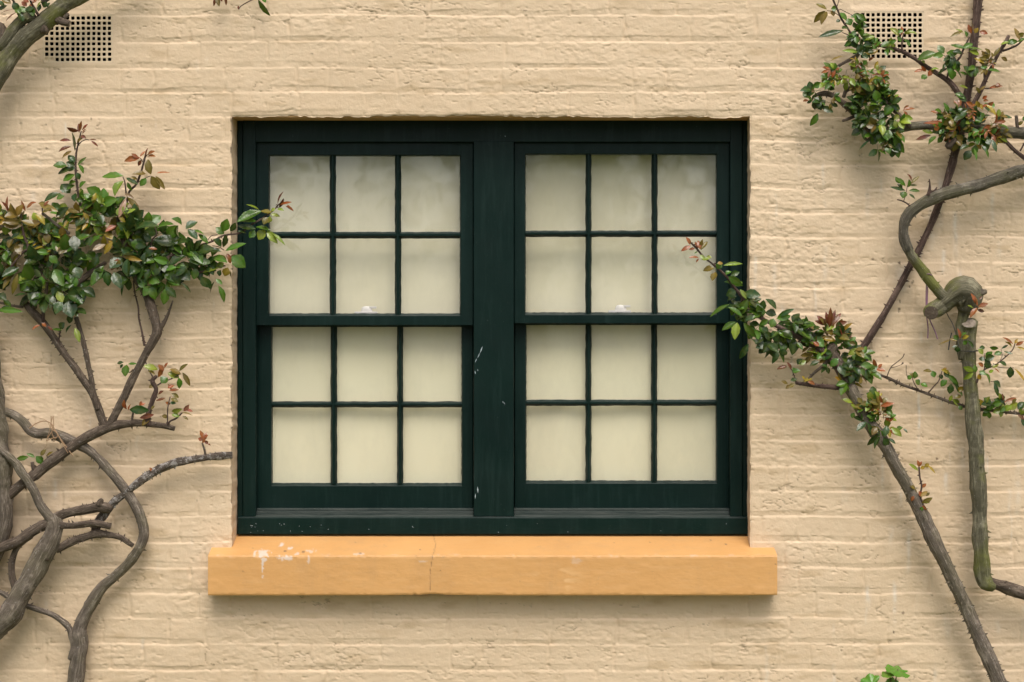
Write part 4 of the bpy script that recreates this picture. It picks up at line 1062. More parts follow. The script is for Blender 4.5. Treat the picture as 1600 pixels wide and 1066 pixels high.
# --- thick branch crossing the left vent
rd = empty("climbing_rose", W(-150, 1330, -.12), "thick mossy brown branch crossing the top left corner in front of the vent", "climbing rose", ROSE)
stem(rd, [(-150, 1330, 26), (-190, 900, 24), (-150, 500, 22), (-80, 260, 20), (-22, 152, 17), (-6, 122, 17), (8, 98, 17), (22, 78, 17), (38, 60, 17), (55, 46, 17), (72, 32, 15.5), (88, 16, 14), (105, 3, 13), (130, -8, 12), (175, -30, 11), (240, -70, 10)], .15, M_moss, .03)
stem(rd, [(-14, 75, 11), (4, 68, 11), (16, 55, 11), (28, 38, 9.5), (40, 28, 11), (52, 26, 12)], .165, M_moss, .03)
stem(rd, [(-14, 35, 12), (-2, 48, 12), (2, 62, 10), (-8, 76, 8)], .16, M_bark, .0, gn=2)
stem(rd, [(88, 30, 7), (98, 34, 6.5), (109, 37, 5.5)], .16, M_bark, 0, cut=True, gn=1.8)
stem(rd, [(62, 38, 9), (68, 46, 8), (69, 51, 6)], .165, M_bark, 0, gn=2)
stem(rd, [(100, 28, 3), (107, 22, 3)], .16, M_bark, 0)
stem(rd, [(30, 26, 2), (26, 14, 2), (20, 0, 2), (12, -10, 2)], .18, M_twig, .0)
stem(rd, [(60, 24, 2.5), (54, 14, 2.2), (48, 2, 2), (45, -12, 2)], .19, M_twig, .0)
stem(rd, [(66, 4, 5), (78, -6, 5)], .15, M_bark, 0)
leaves(rd, """45 4 35 -3 8 p;50 6 62 -4 8 p;42 10 34 3 7 p;46 14 52 4 6 r;28 17 21 4 10 d;32 22 24 14 9 g;40 20 31 10 10 g;45 22 47 9 10 w;52 26 49 11 9 g;36 28 30 18 10 d;60 18 63 7 7 w;68 12 72 3 8 w;74 12 77 4 6 w;58 12 64 2 6 l;
36 34 31 22 10 d;26 19 9 32 4 k;17 6 4 0 10 o;8 10 -6 4 10 d;24 0 12 -8 10 g;42 17 52 12 8 d;-4 18 10 8 9 d;55 4 46 -6 6 r;60 2 70 -8 7 g;0 22 18 13 1.5 k""", .195, seed=8, spread=.012)

# --- sprig hanging into the picture at the top
re_ = empty("rose_sprig", W(385, -60, -.08), "small leafy sprig hanging into view above the window, near the top edge", "rose sprig")
stem(re_, [(300, -90, 3), (340, -70, 2.6), (385, -45, 2.4), (400, -25, 1.8), (404, -5, 1.4)], .06, M_twig, .03)
stem(re_, [(345, -66, 1.6), (348, -40, 1.3), (345, -10, 1)], .07, M_twig, 0)
stem(re_, [(403, -3, .9), (394, 0, .9), (384, 5, .9), (376, 10, .9), (373, 15, .8)], .08, M_twig, 0)
leaves(re_, """337 -6 334 9 4 k;339 -8 342 9 7 o;343 -6 347 2 4 k;351 -6 354 8 6 k;403 -1 421 24 9 g;408 -4 415 3 8 g;404 -6 392 -12 8 g;372 9 373 15 3 k;345 -12 338 -26 9 g;350 -14 362 -24 9 d;404 -14 416 -24 9 g;380 -46 368 -34 10 g;388 -50 398 -64 10 d;360 -60 350 -50 10 g""", .08, seed=9, spread=.008)

# --- rose E: mossy upright trunk at the right, bent over at the top
rE = empty("climbing_rose", W(1720, 1330, -.12), "mossy green upright rose trunk with a swollen knob and bent neck at the right", "climbing rose", ROSE)
stem(rE, [(1730, 1330, 15), (1720, 1150, 14), (1690, 1010, 13), (1650, 955, 11.5), (1610, 932, 11), (1585, 922, 11), (1562, 915, 11), (1548, 911, 11)], .12, M_bark, .02)
stem(rE, [(1553, 918, 9), (1542, 912, 13), (1536, 898, 13.5), (1534, 870, 14), (1532, 830, 14), (1530, 790, 14), (1528, 745, 14), (1525, 705, 14), (1521, 660, 13), (1518, 620, 12.5), (1515, 580, 12), (1513, 555, 12.5), (1514, 535, 12), (1515, 518, 12, .13), (1514, 510, 13, .137), (1514, 505, 12.5, .150)], .13, M_moss, .025, cut=True)
stem(rE, [(1508, 560, 11), (1504, 540, 10), (1502, 515, 9.5), (1505, 495, 10), (1509, 478, 13)], .12, M_moss, .0)
stem(rE, [(1512, 488, 14), (1514, 474, 21), (1512, 462, 26), (1504, 458, 26), (1494, 460, 21), (1486, 465, 17), (1478, 471, 15), (1470, 477, 14.5), (1464, 482, 13.5, .15), (1457, 487, 13, .18), (1455, 489, 12.5, .205)], .13, M_moss, .0, cut=True, cutm=M_bark, gn=1.7, sides=20)
stem(rE, [(1520, 455, 14), (1530, 456, 9), (1537, 456, 5.5), (1541, 455, 4)], .15, M_grey, 0)
stem(rE, [(1486, 470, 9), (1474, 462, 9), (1463, 450, 9.5), (1450, 435, 9.5), (1438, 418, 9.5), (1426, 402, 9), (1416, 384, 9)], .14, M_moss, .035)
stem(rE, [(1420, 392, 9), (1415, 380, 9), (1412, 366, 9), (1413, 350, 9.5), (1420, 335, 10), (1432, 324, 10), (1448, 314, 10), (1468, 306, 10.5), (1490, 300, 11), (1515, 294, 11.5), (1540, 286, 11), (1565, 278, 11), (1590, 269, 11), (1620, 258, 11), (1680, 235, 11)], .14, M_dusk, .05)
stem(rE, [(1448, 318, 5), (1449, 310, 4), (1452, 300, 3), (1453, 290, 2), (1452, 280, 1)], .15, M_twig, .12)
stem(rE, [(1452, 302, 2), (1460, 298, 1.6), (1464, 293, 1)], .15, M_twig, .15)
stem(rE, [(1425, 325, 1.4), (1417, 318, 1.2), (1409, 314, 1.1), (1402, 312, .9)], .15, M_twig, .1)
stem(rE, [(1412, 314, .7), (1415, 305, .7), (1418, 290, .6)], .15, M_twig, 0)
leaves(rE, """1405 287 1400 277 6 g;1415 291 1400 279 8 g;1415 298 1393 292 5 d;1418 293 1421 281 9 g;1423 288 1436 275 5 o;1424 283 1418 271 6 k;1420 298 1437 298 5 g;1413 299 1411 309 10 g;1422 290 1433 289 4 d;1420 303 1430 310 4 d;1410 296 1403 287 6 d""", .155, seed=10, spread=.006)
leaves(rE, """1528 478 1518 459 7 r;1528 480 1543 474 7 r;1527 484 1538 487 5 k;1527 481 1516 494 7 r;1525 477 1523 466 6 r;1521 482 1513 477 5 l;1500 530 1498 514 7 r;1503 530 1513 525 7 y;1498 530 1490 525 7 g;1505 533 1510 538 7 g;1485 531 1467 538 3 o;1496 540 1488 543 4 d;1497 542 1495 550 8 d;1511 532 1522 543 5 w;1502 525 1510 520 5 g;1496 533 1484 529 4 o;
1535 463 1530 468 3 k""", .245, seed=11, spread=.006)
stem(rE, [(1516, 492, 2, .2), (1521, 486, 1.6, .225), (1526, 479, 1.2, .24)], .225, M_twig, 0)
# green shoot growing from the trunk
stem(rE, [(1526, 598, 2), (1530, 588, 1.8), (1538, 578, 1.4), (1550, 573, 1.2), (1560, 567, 1.1), (1572, 557, 1), (1582, 547, .9), (1586, 537, .8)], .17, M_twig, .05)
stem(rE, [(1538, 578, 1), (1539, 565, .8), (1538, 552, .7)], .17, M_twig, 0)
stem(rE, [(1548, 596, .8), (1553, 597, .7)], .17, M_twig, 0)
stem(rE, [(1556, 573, .7), (1568, 575, .6), (1584, 575, .6)], .17, M_twig, 0)
stem(rE, [(1563, 564, .7), (1566, 555, .6), (1564, 545, .5)], .17, M_twig, 0)
leaves(rE, """1528 545 1536 553 7 l;1530 544 1539 543 6 d;1540 560 1550 550 9 g;1540 562 1530 560 7 d;1540 562 1553 557 10 d;1553 554 1565 551 7 g;1546 543 1560 545 6 g;1565 545 1575 539 4 w;1583 538 1569 527 5 r;1581 542 1572 534 6 y;1585 537 1591 530 5 y;1587 540 1599 534 5 r;1588 542 1606 548 4 y;1541 576 1545 564 10 d;1536 574 1529 567 8 r;1550 575 1560 569 6 l;1553 575 1562 582 3 r;1573 571 1563 566 8 d;1579 573 1578 590 10 w;1585 576 1602 595 6 y;1539 583 1548 598 11 g;1545 582 1552 579 6 l;1552 596 1564 604 10 d;1553 598 1560 618 6 d;1568 549 1582 553 3 w;
1522 580 1506 574 8 l;1521 582 1506 593 7 l;1525 582 1523 571 7 g;1528 585 1532 593 6 y;1530 580 1540 585 7 g;1545 570 1541 560 8 d""", .18, seed=12, spread=.008)
# wire ring round the trunk
wr_ = MB()
cR = W(1513.5, 548, -.13 * OFS); n_ = 28; vs = []; fs = []
for i in range(n_):
    th = 2 * math.pi * i / n_; c = cR + Vector((math.cos(th) * 14.0 * S, math.sin(th) * 14.0 * S, .002 * math.sin(th)))
    o_ = Vector((math.cos(th), math.sin(th), 0))
    for k in range(6): a = 2 * math.pi * k / 6; vs.append(c + (o_ * math.cos(a) + Vector((0, 0, 1)) * math.sin(a)) * .0017)
for i in range(n_):
    for k in range(6): fs.append((i * 6 + k, i * 6 + (k + 1) % 6, ((i + 1) % n_) * 6 + (k + 1) % 6, ((i + 1) % n_) * 6 + k))
wr_.add(vs, fs)
strand(wr_, [(1500, 548, .15), (1490, 510, .12), (1482, 495, .11), (1470, 470, .105), (1460, 455, .10), (1451, 446, .10)], .12, .0016)
strand(wr_, [(1487, 520, .135), (1484, 532, .135), (1482, 547, .135)], .13, .0022)
tag(wr_.build("wire_tie", M_wire, smooth=True), "thin black wire looped round the mossy trunk and running up to the neck", "plant tie")
st_ = MB()
strand(st_, [(1448, 436), (1447, 460), (1447.5, 490), (1450, 512), (1449.5, 529)], .12, .0021)
strand(st_, [(1450, 437), (1449, 465), (1449, 488), (1455, 505), (1461, 518), (1465, 530)], .122, .0021)
strand(st_, [(1446, 434, .12), (1444, 430, .155), (1452, 428, .166), (1456, 432, .15), (1449, 438, .12)], .12, .0014)
tag(st_.build("string", M_string, smooth=True), "loose purple string hanging down from the bent rose neck against the wall", "string")

# --- rose F: long thorny stem rising from the lower right towards the window
rF = empty("climbing_rose", W(1690, 1330, -.14), "long thorny rose stem slanting from lower right up to a shoot over the window frame", "climbing rose", ROSE)
stem(rF, [(1690, 1330, 16), (1630, 1210, 14.5), (1582, 1110, 13.5), (1562, 1065, 13), (1542, 1020, 12.5), (1520, 975, 12), (1500, 930, 11.5), (1479, 885, 11.5), (1458, 842, 11.5), (1436, 795, 11), (1415, 755, 11), (1396, 720, 11), (1380, 692, 11), (1362, 664, 11), (1345, 638, 11), (1331, 612, 11), (1320, 592, 9.5)], .13, M_grey, .16)
stem(rF, [(1330, 612, 8), (1316, 588, 7.5), (1304, 568, 7), (1290, 552, 6.5), (1275, 540, 6), (1258, 533, 5.5), (1240, 522, 4.8), (1215, 510, 4), (1190, 498, 3.4), (1172, 480, 3), (1158, 463, 2.6), (1146, 447, 2.3), (1133, 430, 2), (1115, 414, 1.8), (1100, 402, 1.6), (1088, 388, 1.5), (1080, 380, 1.4), (1074, 372, 1)], .14, M_twig, .07)
stem(rF, [(1320, 607, 4), (1300, 605, 4), (1275, 603, 3.6), (1255, 600, 3.4), (1244, 598, 3)], .135, M_twig, .2, cut=True)
stem(rF, [(1260, 597, 2), (1270, 585, 2.4), (1285, 572, 2.8), (1296, 562, 3)], .135, M_bark, .15)
stem(rF, [(1244, 600, 1.2), (1242, 590, 1), (1237, 578, .9), (1231, 568, .7)], .14, M_twig, .1)
stem(rF, [(1530, -60, 9), (1529, -10, 8.5), (1526, 30, 8), (1521, 75, 7.6), (1516, 120, 7.6), (1510, 158, 7.6), (1502, 195, 7.4), (1494, 232, 7), (1484, 270, 6.6), (1472, 305, 6.4), (1457, 345, 6.2), (1440, 382, 6), (1420, 420, 6), (1400, 458, 6), (1378, 496, 6.4), (1355, 532, 7), (1340, 556, 7), (1330, 580, 7)], .055, M_twig, .09)
stem(rF, [(1335, 575, 4), (1350, 580, 2.6), (1368, 584, 2.4), (1390, 592, 2.6), (1412, 602, 2.8), (1440, 612, 3), (1465, 621, 3), (1490, 630, 3), (1515, 637, 3), (1545, 641, 2.8), (1580, 645, 2.6), (1630, 650, 2.5), (1680, 652, 2)], .07, M_bark, .13)
stem(rF, [(1386, 588, 1), (1390, 578, .9), (1394, 572, .8), (1403, 565, .7), (1410, 559, .7), (1413, 553, 1)], .075, M_bark, 0)
stem(rF, [(1392, 575, .7), (1400, 573, .6), (1408, 570, .6), (1411, 567, 2)], .075, M_bark, 0)
stem(rF, [(1452, 612, 1.2), (1460, 603, 1.1), (1467, 595, 1), (1472, 580, .8)], .085, M_twig, 0)
stem(rF, [(1435, 610, 1), (1428, 598, .8), (1424, 585, .7)], .085, M_twig, 0)
stem(rF, [(1416, 571, .5), (1416, 580, .5), (1418, 590, .5)], .08, M_bark, 0)
stem(rF, [(1442, 795, 2), (1438, 775, 1.8), (1440, 760, 1.7), (1437, 745, 1.6), (1436, 730, 1.4)], .15, M_twig, .1)
stem(rF, [(1322, 590, 9), (1318, 575, 9), (1303, 560, 9), (1298, 548, 9), (1305, 540, 8)], .13, M_bark, 0, gn=2)
leaves(rF, """
1078 383 1073 371 6 r;1080 384 1065 391 6 r;1086 388 1077 390 4 r;1090 388 1087 378 5 r;1094 390 1091 376 6 r;1095 391 1105 377 7 o;1095 387 1097 375 5 o;1090 394 1085 396 3 g;1092 403 1077 402 5 r;1092 404 1088 410 3 r;1096 406 1108 404 7 l;1094 398 1100 406 6 l;1103 402 1112 402 6 l;
1116 419 1099 422 11 o;1118 425 1113 438 10 o;1120 420 1127 411 9 g;1130 415 1159 411 6 l;1121 412 1129 411 6 y;1138 432 1159 446 11 g;1134 430 1142 424 8 g;1142 430 1155 425 8 d;1150 455 1136 461 13 d;1151 463 1137 469 11 d;1161 459 1187 461 14 d;1165 466 1183 470 11 g;1169 467 1155 493 13 g;1170 470 1181 490 8 l;1170 476 1196 486 12 d;1141 475 1110 491 9 g;1145 480 1162 497 13 d;1156 452 1166 466 6 l;1160 495 1140 480 9 g;
1150 503 1129 515 9 g;1152 504 1148 529 12 l;1162 504 1180 527 10 g;1175 530 1195 546 8 d;1170 537 1156 560 9 d;1213 484 1199 467 10 d;1213 492 1197 488 12 d;1215 495 1239 483 7 d;1213 498 1235 494 10 g;1209 498 1205 511 11 g;1218 500 1235 503 8 g;1201 500 1187 508 8 g;1217 519 1201 527 11 g;1218 519 1228 538 9 l;1223 518 1239 526 11 d;1195 525 1190 536 13 d;1220 530 1210 546 13 d;1237 528 1240 553 15 d;1215 546 1208 567 9 d;1216 547 1226 566 9 g;1240 512 1271 530 13 d;1250 508 1271 504 9 g;1262 510 1280 514 7 o;1245 535 1254 546 7 g;1165 512 1175 530 9 d;1185 492 1165 500 9 d;
1225 545 1222 556 12 d;1190 512 1200 520 10 d;1230 510 1242 520 10 d""", .155, seed=13, spread=.014,
  fills=[([(1165, 470), (1195, 492), (1225, 500), (1262, 510), (1275, 530), (1255, 540), (1225, 540), (1195, 530), (1170, 505)], 28, 'dddg', 17, (.12, .16)),
         ([(1140, 450), (1165, 450), (1180, 480), (1155, 490), (1140, 470)], 5, 'dg', 16, (.12, .14))])
leaves(rF, """
1296 512 1298 483 7 k;1297 510 1305 485 6 k;1300 510 1313 489 7 k;1290 506 1277 494 7 k;1290 509 1274 501 6 k;1305 508 1323 503 7 k;1300 506 1310 496 7 o;1290 512 1283 498 11 o;1294 508 1291 488 6 k;1306 512 1316 500 8 o;1320 526 1329 512 7 r;1319 527 1331 523 6 r;1318 526 1313 511 7 k;1316 527 1311 519 6 k;1306 533 1284 527 9 y;1280 541 1271 535 7 r;1340 551 1358 561 8 g;1369 576 1365 562 6 r;1368 578 1383 579 7 r;1372 575 1378 569 5 r;1344 572 1363 571 10 g;1309 570 1320 586 10 w;1325 584 1328 601 12 d;1335 580 1347 599 11 d;1304 589 1318 596 8 y;1325 527 1335 531 5 r;
1285 560 1270 552 10 g;1292 545 1283 555 8 l;1280 565 1266 571 8 d;1318 545 1330 540 9 g;1325 555 1340 545 9 l;1290 520 1275 518 8 g;1300 520 1312 522 9 o;1355 578 1372 583 7 o;1310 560 1298 572 10 g;
1230 572 1215 576 6 k;1236 579 1231 566 5 k;1238 582 1250 579 8 g;1246 570 1253 561 9 d;1248 570 1259 564 7 l;1231 600 1221 595 6 o;1235 602 1228 607 5 o;1255 597 1269 592 8 y;1258 594 1254 588 6 y;1232 606 1242 600 6 o;1262 596 1273 600 5 r;1244 584 1239 575 7 g;1235 595 1245 592 6 g""", .155, seed=14, spread=.014,
  fills=[([(1275, 520), (1300, 512), (1325, 530), (1345, 550), (1355, 580), (1345, 598), (1315, 592), (1290, 570), (1268, 555), (1262, 535)], 40, 'ddgggooly', 15, (.12, .17)),
         ([(1335, 555), (1352, 570), (1348, 595), (1330, 590)], 6, 'ddg', 14, (.13, .17))])
leaves(rF, """
1332 630 1317 623 7 l;1335 632 1330 622 6 y;1340 634 1361 629 9 g;1358 624 1360 613 9 l;1355 628 1366 617 8 g;1362 628 1368 616 6 g;1375 635 1396 630 6 r;1378 630 1386 621 7 o;1378 638 1386 628 6 r;1366 652 1357 640 10 g;1372 650 1360 642 9 g;1350 658 1334 651 9 w;1354 659 1339 672 9 w;1355 660 1362 681 9 w;1364 665 1374 678 7 w;1386 665 1383 681 9 w;1411 670 1418 676 4 w;1393 668 1408 681 9 l;1390 660 1396 652 7 r;1390 652 1400 648 7 g;1388 658 1384 648 6 r;1335 645 1331 653 8 g;1375 625 1366 632 7 y;1384 640 1392 636 7 o;1372 678 1356 696 8 d;1375 682 1366 700 8 d;1380 684 1388 697 9 d;1388 685 1399 693 5 d;1340 640 1330 632 7 l;1347 630 1340 622 7 o;1400 672 1410 668 7 g""", .165, seed=15, spread=.010,
  fills=[([(1345, 628), (1372, 622), (1388, 640), (1392, 665), (1392, 688), (1370, 688), (1356, 660)], 16, 'dggoloyr', 12, (.145, .18)),
         ([(1365, 622), (1385, 625), (1392, 645), (1378, 650)], 6, 'oyrl', 10, (.17, .19))])
leaves(rF, """1435 736 1421 725 7 l;1436 730 1434 720 5 r;1437 729 1440 721 4 r;1444 730 1452 725 6 y;1449 727 1462 739 4 y;1438 733 1445 729 5 y;1440 762 1447 756 5 r;1438 776 1449 768 6 y;1440 786 1456 779 7 o;1440 790 1448 796 6 r;1432 772 1425 762 6 o;1430 765 1422 758 6 o;1441 777 1436 768 6 r;1442 792 1438 798 5 g;1428 775 1424 783 5 r;1444 783 1452 786 5 l;1446 775 1453 770 4 o""", .16, seed=16, spread=.006)
leaves(rF, """1429 591 1422 583 7 o;1428 592 1431 581 9 g;1430 594 1437 601 10 g;1438 600 1449 603 8 g;1425 588 1418 592 7 g;1457 581 1443 579 8 o;1460 590 1457 580 8 g;1470 577 1485 584 5 y;1480 585 1497 600 7 g;1480 594 1470 603 9 g;1486 600 1484 615 10 d;1488 598 1500 611 9 d;1492 602 1504 618 9 g;1495 612 1506 605 7 y;1483 627 1488 618 6 l;1488 624 1500 634 9 l;1492 622 1502 618 7 o;1498 634 1503 640 6 g;1475 580 1482 590 7 d;1468 585 1472 592 8 d;1480 575 1472 579 5 y;
1537 631 1546 620 7 l;1533 634 1530 624 8 y;1568 629 1588 621 5 r;1568 627 1566 615 5 k;1582 631 1588 624 6 o;1550 634 1564 629 9 g;1560 636 1545 628 9 d;1575 640 1590 630 10 l;1590 640 1600 628 10 d;1570 642 1580 634 9 l;1596 652 1603 668 7 d;1590 648 1600 655 5 k;1540 640 1555 634 10 g""", .09, seed=17, spread=.008,
  fills=[([(1530, 628), (1560, 628), (1600, 632), (1640, 636), (1640, 648), (1600, 644), (1535, 642)], 16, 'gddlog', 11, (.075, .10))])

# --- rose G: the framework at the top right
rG = empty("climbing_rose", W(1760, 1330, -.12), "brown rose branches spreading from the right edge over the right vent with bronze young leaves", "climbing rose", ROSE)
stem(rG, [(1770, 1330, 18), (1790, 900, 16), (1770, 500, 14), (1720, 270, 12), (1660, 222, 11), (1625, 211, 10.5), (1600, 209, 10), (1575, 207, 10), (1550, 204, 9.5), (1520, 200, 8.5), (1490, 198, 8), (1462, 197, 7.5), (1440, 197, 7.5), (1420, 199, 7), (1400, 203, 7), (1384, 208, 7), (1370, 216, 6.5)], .12, M_dusk, .05)
stem(rG, [(1385, 214, 6), (1373, 213, 7), (1360, 205, 7.5), (1348, 189, 7), (1336, 177, 6.5), (1324, 166, 6), (1312, 157, 5.6), (1300, 149, 5.4), (1288, 146, 5), (1277, 148, 3.6), (1270, 151, 2)], .13, M_bark, .09)
stem(rG, [(1422, 198, 4.5), (1408, 184, 4.5), (1395, 170, 4.6), (1382, 157, 4.8), (1372, 150, 4.8), (1362, 142, 4.8), (1357, 132, 4)], .14, M_bark, .06)
stem(rG, [(1372, 140, 4), (1350, 138, 4), (1332, 137, 3.8), (1322, 142, 3.4), (1318, 152, 3)], .135, M_bark, .05)
stem(rG, [(1507, 158, 4.6), (1497, 146, 4.6), (1486, 131, 4.5), (1474, 121, 4.2), (1460, 112, 4), (1445, 103, 3.8), (1430, 92, 3.6), (1414, 83, 3.4), (1398, 77, 3.2), (1382, 73, 3), (1366, 68, 2.4), (1350, 62, 2)], .11, M_twig, .06)
stem(rG, [(1360, 68, 2), (1345, 82, 2.6), (1330, 92, 2.8), (1312, 102, 3), (1300, 112, 2.6), (1288, 126, 2.2), (1282, 135, 2)], .12, M_bark, .05)
stem(rG, [(1290, -35, 1.8), (1300, -5, 1.7), (1308, 14, 1.7), (1315, 30, 1.7), (1323, 42, 1.7), (1331, 55, 1.7), (1337, 70, 1.6)], .13, M_twig, .08)
stem(rG, [(1308, 10, .8), (1311, 0, .7), (1313, -10, .7)], .13, M_twig, .08)
stem(rG, [(1312, 14, .6), (1322, 19, .6), (1332, 24, .6)], .13, M_twig, 0)
stem(rG, [(1292, 17, .6), (1300, 18, .6), (1310, 24, .7), (1314, 28, .7)], .13, M_twig, 0)
stem(rG, [(1316, 51, .8), (1324, 54, .8), (1333, 58, .8)], .13, M_twig, 0)
stem(rG, [(1410, 82, 1.6), (1409, 72, 1.5), (1410, 60, 1.2), (1412, 52, 1)], .125, M_twig, .05)
stem(rG, [(1510, 178, 4.5), (1522, 160, 4.2), (1532, 142, 4), (1541, 122, 3.8), (1550, 104, 3.6), (1560, 84, 3.6), (1570, 68, 3.6), (1576, 56, 3.4)], .115, M_twig, .05, cut=True)
stem(rG, [(1566, 80, 2), (1578, 76, 1.8), (1590, 70, 1.6), (1602, 60, 1.3), (1625, 52, 1.2)], .12, M_twig, .08)
stem(rG, [(1540, 128, 2.6), (1539, 116, 2.4), (1540, 104, 1.8), (1546, 94, 1.4), (1550, 88, 1)], .125, M_twig, .08)
stem(rG, [(1480, 122, 2), (1482, 112, 1.6), (1484, 104, 1.2)], .125, M_twig, 0)
stem(rG, [(1484, 105, 1.6), (1492, 98, 1.8), (1500, 90, 1.8), (1505, 78, 1.8), (1510, 68, 1.6), (1515, 58, 1.2)], .125, M_twig, .05)
stem(rG, [(1481, 98, .6), (1478, 90, .6), (1474, 86, .6)], .125, M_twig, 0)
stem(rG, [(1538, 138, 1.2), (1548, 138, 1.1), (1556, 135, 1)], .12, M_twig, 0)
stem(rG, [(1560, 212, 3), (1572, 222, 3.2), (1584, 234, 3.4), (1600, 247, 3.6), (1640, 280, 4)], .11, M_twig, .07)
stem(rG, [(1594, 236, 1.5), (1600, 225, 1.4), (1606, 215, 1.2)], .11, M_twig, .05)
stem(rG, [(1590, 204, 3), (1589, 192, 3), (1588, 181, 3)], .13, M_bark, .04, cut=True)
stem(rG, [(1492, 218, 6), (1486, 224, 6.5), (1481, 231, 6)], .15, M_bark, 0, gn=2)
stem(rG, [(1362, 214, 3), (1356, 220, 3), (1352, 216, 2)], .13, M_bark, .1)
stem(rG, [(1335, 182, 3), (1325, 186, 2.6), (1316, 189, 2)], .13, M_bark, 0, cut=True)
leaves(rG, """
1292 15 1276 5 8 o;1290 17 1272 34 9 o;1292 18 1283 36 11 o;1307 14 1299 14 8 g;1298 17 1303 25 9 o;1312 20 1324 31 9 g;1328 27 1350 27 11 g;1338 22 1353 32 8 g;1335 25 1342 34 9 g;1318 48 1281 57 9 d;1326 45 1316 44 11 d;1330 40 1325 29 10 g;1334 47 1345 38 11 g;1340 50 1351 56 10 g;1335 62 1324 60 9 d;1313 31 1307 34 6 d;1337 70 1320 70 10 d;1345 82 1342 70 10 w;1341 82 1319 78 6 l;1320 88 1299 93 5 o;1348 63 1366 56 9 l;1345 60 1338 61 6 r;1378 66 1365 74 10 g;1391 65 1377 73 9 g;1366 84 1350 84 8 y;1372 78 1360 84 8 o;
1405 57 1392 43 8 l;1408 56 1410 41 5 r;1412 52 1426 47 7 l;1408 66 1402 58 8 g;1412 63 1423 69 8 g;1417 50 1433 52 6 l;1411 47 1404 51 6 g;1418 66 1421 72 6 g;
1371 113 1384 103 8 d;1362 118 1387 114 6 r;1365 115 1351 112 7 y;1300 112 1286 104 7 r;1300 108 1288 98 7 g;1303 115 1316 107 8 g;1298 119 1283 119 10 g;1377 122 1391 131 4 o;1362 122 1378 124 8 l;1345 118 1350 104 8 r;1330 110 1336 98 7 o;1355 105 1348 94 8 o;1366 108 1372 96 6 y;1358 96 1364 88 6 r;
1270 136 1283 130 9 g;1272 140 1265 130 8 g;1262 146 1258 134 8 g;1264 153 1255 144 9 g;1263 157 1255 158 5 r;1272 153 1284 162 12 d;1270 158 1274 171 13 d;1284 167 1301 175 9 d;1278 177 1267 196 9 g;1290 157 1279 165 10 d;1280 158 1283 172 10 d""", .14, seed=18, spread=.010,
  fills=[([(1290, 112), (1310, 105), (1340, 92), (1372, 92), (1382, 112), (1378, 132), (1350, 138), (1320, 135), (1295, 128)], 46, 'ooogyrllgykg', 10.5, (.14, .19)),
         ([(1328, 35), (1345, 45), (1352, 70), (1365, 78), (1350, 90), (1335, 75), (1325, 55)], 11, 'ddgg', 11, (.12, .15)),
         ([(1350, 60), (1390, 66), (1385, 78), (1352, 78)], 4, 'ggly', 10, (.12, .14))])
leaves(rG, """
1340 170 1328 162 9 w;1345 172 1332 176 9 g;1360 165 1372 158 9 d;1376 165 1366 172 10 g;1386 178 1376 190 9 d;1397 166 1382 178 14 g;1395 212 1412 238 11 g;1400 228 1404 246 9 g;1398 214 1409 222 8 g;1390 222 1386 236 11 d;1358 219 1343 233 4 d;1398 184 1390 196 8 d;1410 173 1429 168 6 r;1412 174 1419 181 5 r;1412 170 1420 165 4 r;1408 183 1426 186 8 l;1395 152 1406 152 6 r;1396 155 1403 147 6 l;1385 143 1380 136 7 g;1378 208 1388 218 10 g;1388 205 1396 214 8 w;1372 215 1360 224 12 d;1375 198 1382 188 10 g;1380 136 1392 142 6 g;1400 148 1388 150 7 y;1392 160 1404 175 7 l;1370 180 1358 188 9 w;1350 180 1338 190 9 g;1365 190 1350 196 10 g;1330 165 1338 176 8 g""", .165, seed=19, spread=.014,
  fills=[([(1332, 160), (1352, 145), (1378, 142), (1398, 160), (1402, 180), (1400, 205), (1396, 225), (1375, 232), (1360, 225), (1358, 205), (1345, 190)], 46, 'dddddggglo', 14.5, (.14, .18)),
         ([(1345, 135), (1385, 132), (1385, 155), (1350, 165)], 14, 'dddg', 13, (.12, .15)),
         ([(1262, 140), (1290, 135), (1305, 150), (1290, 165), (1268, 162)], 8, 'ddgo', 12, (.14, .16))])
leaves(rG, """
1476 179 1455 173 6 r;1482 178 1477 161 9 g;1498 168 1491 157 6 r;1501 166 1499 155 5 r;1478 193 1445 192 7 r;1455 211 1432 218 6 k;1458 209 1442 203 8 l;1463 213 1451 223 8 g;1473 212 1466 223 8 g;1556 182 1541 162 8 y;1557 183 1562 171 8 l;1562 183 1581 183 9 w;1550 218 1557 236 6 w;1517 235 1507 249 11 d;1522 232 1527 249 5 g;1538 230 1545 245 4 g;1515 228 1501 232 8 d;1560 212 1574 221 7 l;1520 165 1510 160 6 r;1530 168 1526 158 7 y;1536 172 1530 162 6 y;1535 168 1542 163 5 r;1552 192 1570 188 6 r;1560 196 1576 201 8 g;1485 185 1480 172 5 w;1490 190 1478 186 6 y;1500 186 1512 172 8 w;1503 200 1508 186 11 w;1512 200 1520 190 9 w;1535 182 1548 180 8 w;1530 205 1514 210 13 g;1545 206 1528 202 10 g;1534 228 1540 236 6 w;1525 215 1512 220 11 d;1490 208 1478 203 8 d;1468 200 1460 190 7 b;1465 205 1462 196 7 r;1548 200 1560 194 6 b""", .18, seed=20, spread=.014,
  fills=[([(1468, 180), (1495, 172), (1530, 175), (1562, 182), (1572, 200), (1555, 216), (1520, 224), (1490, 222), (1470, 208)], 46, 'dddgggolyor', 12.5, (.145, .19)),
         ([(1475, 176), (1505, 168), (1530, 172), (1520, 190), (1480, 195)], 9, 'oyrl', 10, (.17, .20)),
         ([(1482, 205), (1510, 210), (1500, 228), (1482, 226)], 7, 'd', 12, (.13, .15))])
